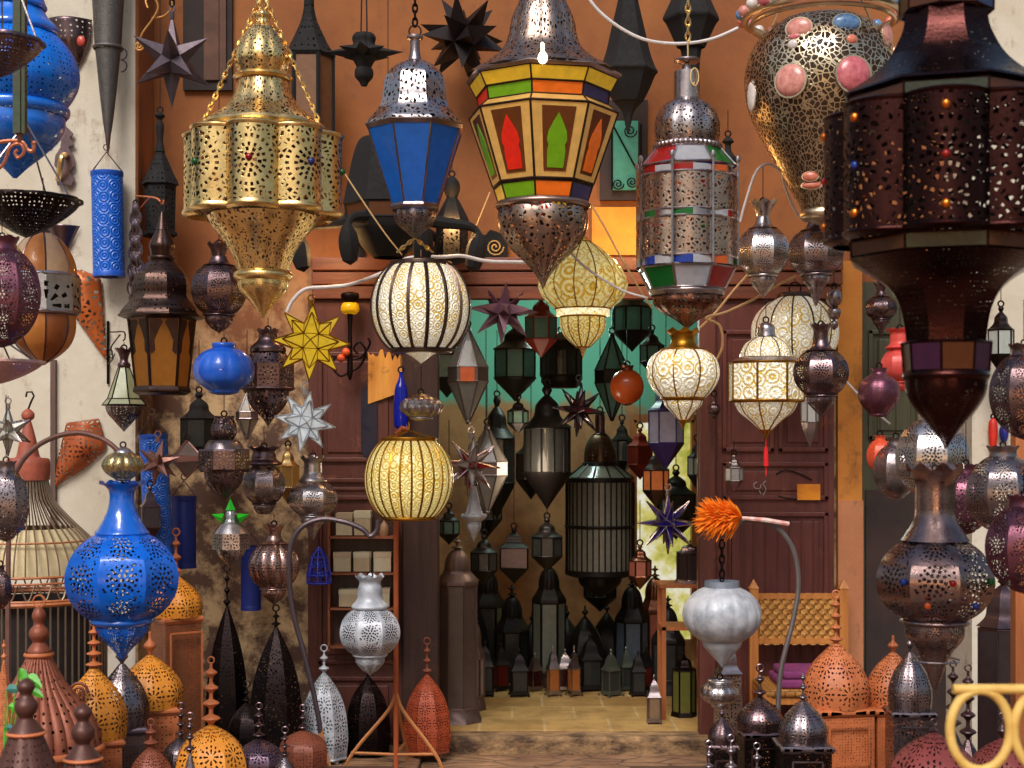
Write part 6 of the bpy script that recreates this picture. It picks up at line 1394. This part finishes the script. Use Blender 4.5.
hexlamp('dark teal glass lantern with pointed bowl behind the mauve star', 515, .9, 322, 402, 22, ink, teal, 'hang', 8, hang=285)
hexlamp('red framed glass lantern behind the lit onion lantern', 541, .55, 296, 358, 17, plain('red_frame', (130, 34, 24), .5), teal, 'hang', 6, hang=280)
lantern('hanging_lantern', 'solid black drum lantern hanging before the teal wall', 561, 1.1, [('top', ink, [(332, 2), (336, 8), (341, 14)], dict(seg=28)), ('drum', ink, [(341, 19), (345, 20), (345, 20), (382, 20), (382, 20), (388, 16)], dict(seg=36, cap='b')), ('window_band', smoke, [(350, 20.4), (376, 20.4)], dict(sides=12, sharp=True, frame=ink, fw=.8))], hang=290)
hexlamp('small clear green glass lantern under the dark teal lantern', 518, .5, 399, 434, 11, ink, glass('clear_green', (150, 190, 170), .06, .2, .35), 'hang', 6, hang=404)
hexlamp('teal glass diamond lantern left of the copper ball', 612, .9, 333, 422, 17, ink, teal, 'diamond', 6, hang=296)
ball('translucent orange copper ball lantern in the middle of the doorway', 627, .45, 366, 406, 17, glass('orange_skin_ball', (190, 84, 30), .06, .35, .1), coppery(), 12, 330)
hexlamp('teal glass lantern high in the doorway behind the lit urn', 652, .8, 330, 375, 13, ink, teal, 'hang', 6, hang=296)
hexlamp('dark framed glass lantern hanging right of the lit onion lantern', 632, 1.1, 284, 352, 20, ink, teal, 'hang', 8, hang=280)
hexlamp('glass lantern with pale panes at the far left of the doorway top', 447, 1.2, 332, 398, 18, ink, paleg, 'hang', 6, hang=290)
hexlamp('large black framed lantern with oval panes in the middle of the shop', 547, .65, 385, 510, 25, ink, smoke, 'hang', 12, hang=300, fw=1.1)
hexlamp('black lantern with small glass drum hanging under the large black framed lantern', 547, .62, 518, 572, 16, ink, smoke, 'hang', 8, hang=505)
bpy.context.view_layer.update()
# big ribbed glass cylinder
cx, Y = 600, 1.35; s = S(Y); cg = glass('ribbed_grey_glass', (150, 152, 142), .0, .2, .2)
g = lantern('hanging_lantern', 'very large ribbed glass cylinder lantern with brown dome in the back of the shop', cx, Y, [
    ('neck', dark(), [(412, 3), (416, 5), (432, 5), (434, 8)], dict(seg=20)), ('dome', metal('brown_dome', (92, 72, 56), .35, .8, 'dots', .6), orb(433, 462, 16, .3, .98, 8), dict(lobes=8, amp=.04)), ('dome_rim', ink, [(462, 17), (464, 18), (466, 17)], dict(seg=28)),
    ('shoulder_glass', cg, [(465, 17), (478, 33)], dict(sides=12, sharp=True, frame=ink, fw=1.0)), ('rim', ink, [(478, 34.5), (478, 34.5), (482, 34.5)], dict(seg=40, cap='t', sharp=True)), ('glass_cylinder', cg, [(482, 33.5), (570, 33.5)], dict(sides=36, sharp=True)), ('base_rim', ink, [(569, 35), (574, 35), (574, 35), (576, 30)], dict(seg=40, cap='b')), ('bowl', ink, [(576, 22), (584, 20), (592, 10), (598, 0)], dict(lobes=8, amp=.05))], hang=300)
yb = g['yb']; b = Soup()
for k in range(36):
    a = (k+.5)*2*pi/36; b.tube([(34*s*sin(a), -34*s*cos(a), (yb-482)*s), (34*s*sin(a), -34*s*cos(a), (yb-570)*s)], .7*s, 4)
b.ring((0, 0, (yb-526)*s), 34.3*s, 1.6*s, 'z', 40, 5); part(g, 'rod_cage', b.mesh('rods'), ink)
# lanterns right part of the shop
hexlamp('long violet and white glass lantern hanging behind the lit urn', 666, .95, 380, 470, 19, plain('violet_frame', (60, 40, 110), .4), glass('lavender_glass', (186, 180, 206), .05, .3, .2), 'hang', 6, hang=300)
hexlamp('lit pierced amber lantern with silver roof right of the bright window', 656, 1.4, 450, 508, 14, dark(), glass('amber_lit', (226, 130, 70), .35, .3, .1), 'hang', 6, hang=380)
hexlamp('dark red framed glass lantern beside the bright window', 640, 1.6, 428, 480, 13, plain('red_frame', (130, 34, 24), .5), glass('dull_red_glass', (120, 40, 30), .03, .3, .2), 'hang', 4, hang=330, rot=.5)
hexlamp('dark lantern with pale glass bowl above the violet star', 676, 1.85, 470, 540, 20, ink, smoke, 'hang', 8, hang=400)
hexlamp('small dark glass lantern against the right door post', 697, .7, 440, 490, 10, ink, paleg, 'hang', 6, hang=350)
hexlamp('dark bell roofed lantern under the dark teal lantern', 497, 1.5, 396, 520, 19, ink, smoke, 'hang', 8, hang=330)
hexlamp('small dark glass box lantern left of the black house lantern', 484, .75, 535, 585, 14, ink, smoke, 'hang', 8, hang=470)
hexlamp('black house shaped lantern with a pale square pane', 514, 1.1, 528, 584, 15, ink, glass('dusty_rose_glass', (140, 116, 116), .02, .3, .15), 'hang', 4, hang=430)
hexlamp('small grey green glass lantern behind the white drop lantern', 449, .6, 508, 545, 11, ink, teal, 'hang', 6, hang=420)
hexlamp('dark pink banded lantern right of the large ribbed cylinder', 640, .95, 545, 590, 12, coppery(), glass('salmon_glass', (196, 120, 100), .05, .3, .15), 'hang', 6, hang=500)
hexlamp('dark glass lantern hung below the large ribbed cylinder', 600, 1.75, 560, 612, 17, ink, smoke, 'hang', 8, hang=500)
# standing in the shop
SB = SILL
tower('tall black tower lantern with two pale panes in the middle of the shop', 549, 1.5, 556, SB, 16, ink, glass('shop_pale_glass', (150, 160, 150)), 6)
tower('black tower lantern with grey panes left of the middle tower', 512, 1.7, 585, SB, 16, ink, smoke, 6)
tower('dark tower lantern behind the slender pale tower', 488, 1.95, 560, SB, 16, ink, smoke, 6)
tower('tall dark tower lantern with blue grey panes on the right side of the shop', 632, 1.7, 575, SB, 16, ink, glass('shop_blue_glass', (110, 124, 140), .02, .25, .2), 6)
tower('salmon tinted tower lantern beside the pale wooden stand', 655, 1.95, 566, SB, 15, coppery(), glass('salmon_glass', (196, 120, 100)), 6)
tower('black dome topped tower lantern behind the pale wooden stand', 668, 1.2, 596, SB, 15, ink, smoke, 8)
ogive('round black dome lantern in the middle of the floor row', 585, 1.6, 606, 616, gy(1.6, SB), 20, ink, 1, fm=ink, rings=False, legs=0)
ogive('round black dome lantern right of the middle of the shop', 607, 1.95, 602, 612, gy(1.95, SB), 18, ink, 1, fm=ink, rings=False, legs=0)
ogive('dark pointed lantern behind the small floor lanterns', 567, 2.0, 606, 618, gy(2.0, SB), 17, ink, 1, fm=ink, rings=False, legs=0)
ogive('dark pointed lantern left of the two tower lanterns', 474, 1.6, 590, 602, gy(1.6, SB), 16, ink, 1, fm=ink, rings=False, legs=0)
ogive('dark pointed lantern between the black tower lanterns', 532, 1.95, 612, 622, gy(1.95, SB), 17, ink, 1, fm=ink, rings=False, legs=0)
# row of small lanterns along the back of the tiled floor
names = ['first', 'second', 'third', 'fourth', 'fifth', 'sixth', 'seventh', 'eighth', 'ninth', 'tenth', 'eleventh', 'twelfth', 'thirteenth']
row = [(485, 640, 9, 0), (501, 642, 9, 1), (519, 648, 10, 0), (535, 652, 8.5, 2), (553, 645, 7.5, 3), (565, 648, 8, 2), (574, 645, 7, 3), (590, 632, 12, 0), (611, 648, 10, 4), (626, 646, 9, 4), (638, 650, 8, 0), (646, 645, 8, 1)]
sty = [('black', ink, smoke), ('dark red', ink, glass('dull_red_glass', (120, 40, 30))), ('silver framed', sv, glass('dark_red_pane', (70, 24, 22), .02, .2, .2)), ('silver and amber', sv, glass('amber_small', (196, 120, 60), .05, .25, .2)), ('grey green', metal('green_grey_metal', (120, 130, 120), .35, .8), smoke)]
for i, (px, tp, r_, k) in enumerate(row):
    Y = 1.1+.2*(i % 2); nm, fm, gm = sty[k]
    hexlamp('small %s lantern, %s from the left in the row on the tiled floor' % (nm, names[i]), px, Y, tp, gy(Y, SB), r_, fm, gm, 'house', 4, rot=(i*.37) % .6, fw=.7)
# ================================================================ dark lanterns against the ochre wall
def sil(label, cx, Y, secs, hang=-40): return lantern('hanging_lantern', label, cx, Y, secs, hang)
sil('black lantern with ringed finial and pointed roof, left on the orange wall', 160, -.3, [('finial', near_black(), [(112, 2), (116, 5), (120, 2), (126, 4), (140, 3), (152, 5)], dict(seg=16)), ('roof', near_black('dots', .6), [(152, 4), (160, 8), (172, 13), (182, 18), (185, 19)], dict(sides=6, cap='b')), ('drum', near_black('dots', .6), [(185, 16), (232, 15)], dict(sides=6, sharp=True)), ('base', near_black(), [(232, 17), (236, 17), (238, 12)], dict(sides=6, cap='b'))])
g = sil('tall black lantern with long tan panes, right of the brass lantern', 309, -.3, [('finial', near_black(), [(-30, 2), (-10, 3), (0, 5), (6, 5)], dict(seg=16)), ('roof', near_black('dots', .6), [(6, 5), (20, 8), (36, 15), (46, 20), (56, 27)], dict(sides=6, cap='b')), ('tan_panes', glass('tan_pane', (150, 104, 70), .0, .4, .15), [(57, 24), (150, 24)], dict(sides=6, sharp=True, frame=near_black(), fw=2.2)), ('base', near_black(), [(150, 27), (155, 27), (160, 14)], dict(sides=6, cap='b'))])
cx, Y = 364, -.68; s = S(Y)
g = lantern('hanging_lantern', 'black saucer shaped lantern with outstretched points on the orange wall', cx, Y, [('drum', near_black(), [(34, 10), (38, 12), (44, 11), (50, 14), (54, 14), (58, 10)], dict(lobes=8, amp=.1)), ('hub', near_black(), [(58, 13), (62, 10), (68, 7)], dict(seg=20)), ('bulb', near_black(), [(66, 5), (70, 9), (77, 9), (82, 5), (86, 3)], dict(seg=20, cap='b'))], ring=False)
yb = g['yb']
for k in range(8):
    a = k*pi/4+pi/8*0; d = Vector((sin(a), -cos(a), 0)); e = Vector((cos(a), sin(a), 0)); z = (yb-52)*s
    v = [d*11*s+e*7*s, d*11*s-e*7*s, d*10*s+Vector((0, 0, 6*s)), d*10*s-Vector((0, 0, 8*s)), d*40*s*(1 if k % 2 == 0 else .8)]
    part(g, 'point', new_mesh('pt', [p+Vector((0, 0, z)) for p in v], [(0, 2, 4), (2, 1, 4), (1, 3, 4), (3, 0, 4)], None, None, False), near_black())
b = Soup()
for x in (-3, 3): b.tube([(x*s, 0, (yb-34)*s), (x*s*.6, 0, (yb+40)*s)], .8*s, 5)
part(g, 'chain', b.mesh('chain'), near_black())
# big dark crown lantern with curling horns behind the blue one
cx, Y = 388, -.42; s = S(Y)
g = lantern('hanging_lantern', 'big black bell shaped lantern with curling horns behind the blue paned lantern', cx, Y, [('finial', near_black(), [(100, 2), (112, 4), (120, 4), (123, 10), (130, 8), (136, 6)], dict(seg=16)), ('bell', near_black(), [(135, 12), (140, 26), (156, 33), (180, 38), (196, 41), (206, 43)], dict(sides=8)), ('pale_band', glass('umber_glass', (110, 66, 36), .02, .4, .1), [(206, 41), (222, 39)], dict(sides=8, sharp=True, frame=near_black(), fw=1.4)), ('lower', near_black(), [(222, 40), (232, 36), (246, 26), (258, 14)], dict(sides=8))], hang=-40)
yb = g['yb']
for a in (-1.57, -.5, .6, 1.57, 3.6, 2.6):
    d = Vector((sin(a), -cos(a), 0)); sc_ = 1 if abs(a) > 1 else .55
    pts = [d*28*s+Vector((0, 0, (yb-216)*s)), d*50*s*(.6+.4*sc_)+Vector((0, 0, (yb-222)*s)), d*(40+40*sc_)*s+Vector((0, 0, (yb-226)*s)), d*(44+46*sc_)*s+Vector((0, 0, (yb-234)*s)), d*(44+44*sc_)*s+Vector((0, 0, (yb-250)*s)), d*(42+42*sc_)*s+Vector((0, 0, (yb-272)*s))]
    pp = spline(pts, 4); n = len(pp); b = Soup().tube(pp, [max(.0015, ((8-9*i/n) if i < n*.55 else 3.0+7.0*sin(pi*min(1, (i-n*.55)/(n*.45))))*s*(1 if i < n-1 else .1)) for i in range(n)], 8); part(g, 'horn', b.mesh('horn'), near_black())
sil('dark box lantern with oval cutouts right of the blue paned lantern', 452, -.25, [('finial', near_black(), [(176, 2), (182, 7), (190, 8), (198, 5)], dict(seg=16)), ('roof', near_black(), [(197, 5), (206, 10), (218, 16), (222, 17)], dict(sides=6, cap='b')), ('cutout_drum', near_black('petal', .6), [(222, 16), (258, 16)], dict(sides=6, sharp=True)), ('base', near_black(), [(257, 17), (261, 16), (264, 8)], dict(sides=6, cap='b'))], 150)
sil('large black cone lantern on the orange wall, right of the stained glass lantern', 628, -.4, [('finial', near_black(), [(-30, 3), (-10, 7), (0, 10)], dict(seg=16)), ('cone', near_black(), [(0, 10), (30, 17), (52, 22), (66, 27), (72, 30), (76, 27), (88, 22), (102, 15)], dict(sides=6)), ('drop', near_black(), [(102, 14), (112, 6), (124, 3), (134, 1)], dict(sides=6))])
sil('black diamond lantern hanging above the cylindrical silver lantern', 691, -.4, [('cone', near_black(), [(-30, 8), (0, 20), (15, 27), (20, 28), (26, 24), (48, 14)], dict(sides=6)), ('stem', near_black(), [(47, 11), (60, 9), (76, 8), (84, 3)], dict(sides=6))])
sil('small black finial lantern between the silver lantern and the balloon lantern', 728, -.2, [('finial', near_black(), [(136, 1), (139, 4), (142, 6), (145, 3), (152, 4), (158, 8), (164, 8), (170, 4)], dict(seg=14))], 110)
# spiral tile
Y = -.02; o0 = P(495, 262, Y); b = Soup(); out = [(478, 236), (486, 235), (490, 230), (497, 232), (505, 236), (508, 246), (506, 258), (494, 262), (482, 256), (484, 246)]
v = [P(x, y, Y)-o0 for x, y in out]; v2 = [p+Vector((0, -.015, 0)) for p in v]; n = len(v); b.add(v2+v, [tuple(range(n)), tuple(range(n, 2*n))[::-1]]+[(i, n+i, n+(i+1) % n, (i+1) % n) for i in range(n)])
r = thing('wall_sconce', 'small dark wall plaque with a yellow spiral', 'plaque', o0); part(r, 'plate', b.mesh('plate', False), near_black())
b = Soup().tube([P(495+9*(1-k/26)*cos(k*.55), 247+9*(1-k/26)*sin(k*.55), Y-.018)-o0 for k in range(25)], .0045, 5); part(r, 'spiral', b.mesh('spiral'), plain('yellow_spiral', (206, 160, 90), .6))
# orange pierced goods and copper dish shapes on the lower brown wall at left
hexlamp('dark tin lantern on the brown wall behind the drum lanterns', 199, -.3, 392, 470, 20, near_black(), smoke, 'hang', 6, hang=340)
hexlamp('brassy glass lantern on the brown wall behind the dark toothed crown lantern', 288, -.35, 446, 505, 12, gold(), glass('honey_small', (206, 160, 90), .05, .3, .2), 'hang', 6, hang=420)
# ================================================================ white cables
wc = plain('white_cable', (206, 200, 200), .5, (190, 180, 176), 20, .05); yc = plain('cream_cable', (206, 170, 116), .5, (190, 150, 100), 20, .05)
def cable(label, pts, Y, w=1.6, mat=wc, cat='cable'):
    P3 = [P(p[0], p[1], p[2] if len(p) > 2 else Y) for p in pts]; o0 = P3[0]
    b = Soup().tube([p-o0 for p in spline(P3, 8)], w*S(Y), 8); o = solo('hanging_cable', label, cat, b.mesh('cord'), mat); o.location = o0
cable('white cable dipping along the lintel past the lit ribbed globe', [(287, 312), (293, 300), (306, 289), (330, 287), (352, 284), (384, 272), (406, 259), (424, 257), (444, 257), (462, 256), (486, 261), (514, 262), (532, 262)], -.55, 1.9)
cable('white cable sagging between the stained glass lantern and the beaded rim', [(582, -12), (596, 8), (616, 25), (640, 38), (664, 43), (690, 43), (715, 38), (738, 28)], -1.0, 1.7)
cable('pale cable running from the lit onion lantern to the cylindrical silver lantern', [(570, 252), (584, 266), (604, 280), (624, 291), (644, 297), (648, 298)], -1.28, 1.2)
cable('cream cable looped above the pale silver onion lantern', [(740, 222), (746, 200), (756, 172), (768, 164), (780, 172), (786, 190), (796, 212), (806, 222)], -.95, 1.3)
cable('thin cream cable crossing the lintel right of the cylindrical silver lantern', [(700, 328), (716, 312), (734, 290), (752, 270)], -.5, 1.2, yc)
cable('cream cable curling from the lit urn to the lit ball lantern', [(712, 366), (722, 348), (720, 326), (706, 318), (726, 312), (756, 298), (776, 286), (796, 276)], -.6, 1.3, yc)
cable('white cable slanting behind the plum ball lantern on the green door', [(838, 372), (856, 392), (876, 412), (890, 424)], -.45, 1.2)
cable('thin brown cord slanting from the brass lantern to the lit globe', [(345, 174), (362, 200), (384, 232), (402, 255)], -.98, .8, yc)
cable('thin brown cord slanting up beside the stained glass bowl', [(464, 250), (476, 226), (490, 192)], -.2, .7, yc)
cable('cream cord hanging from the onion bead lantern to its neighbour', [(592, 206), (604, 226), (618, 252), (640, 290), (652, 308)], -.75, 1.0, yc)
hexlamp('black glass lantern between the clear green and the large black framed lantern', 531, 2.1, 430, 500, 16, ink, smoke, 'hang', 6, hang=330)
hexlamp('slim dark lantern left of the bright window behind the brown dome', 622, 2.15, 420, 478, 11, ink, smoke, 'hang', 6, hang=330)
hexlamp('dark lantern in the shadow behind the red and silver star', 486, 2.0, 470, 540, 17, ink, smoke, 'hang', 6, hang=330)
hexlamp('white glass lantern in a black frame hanging by the right white wall', 1001, -.75, 306, 376, 14, black(), glass('white_wall_glass', (200, 206, 200), .05, .25, .2), 'hang', 6, hang=262)
cable('thin gilded chain cord from the left edge to the amber lantern', [(-6, 216), (12, 240), (34, 270)], -2.3, .9, gold())
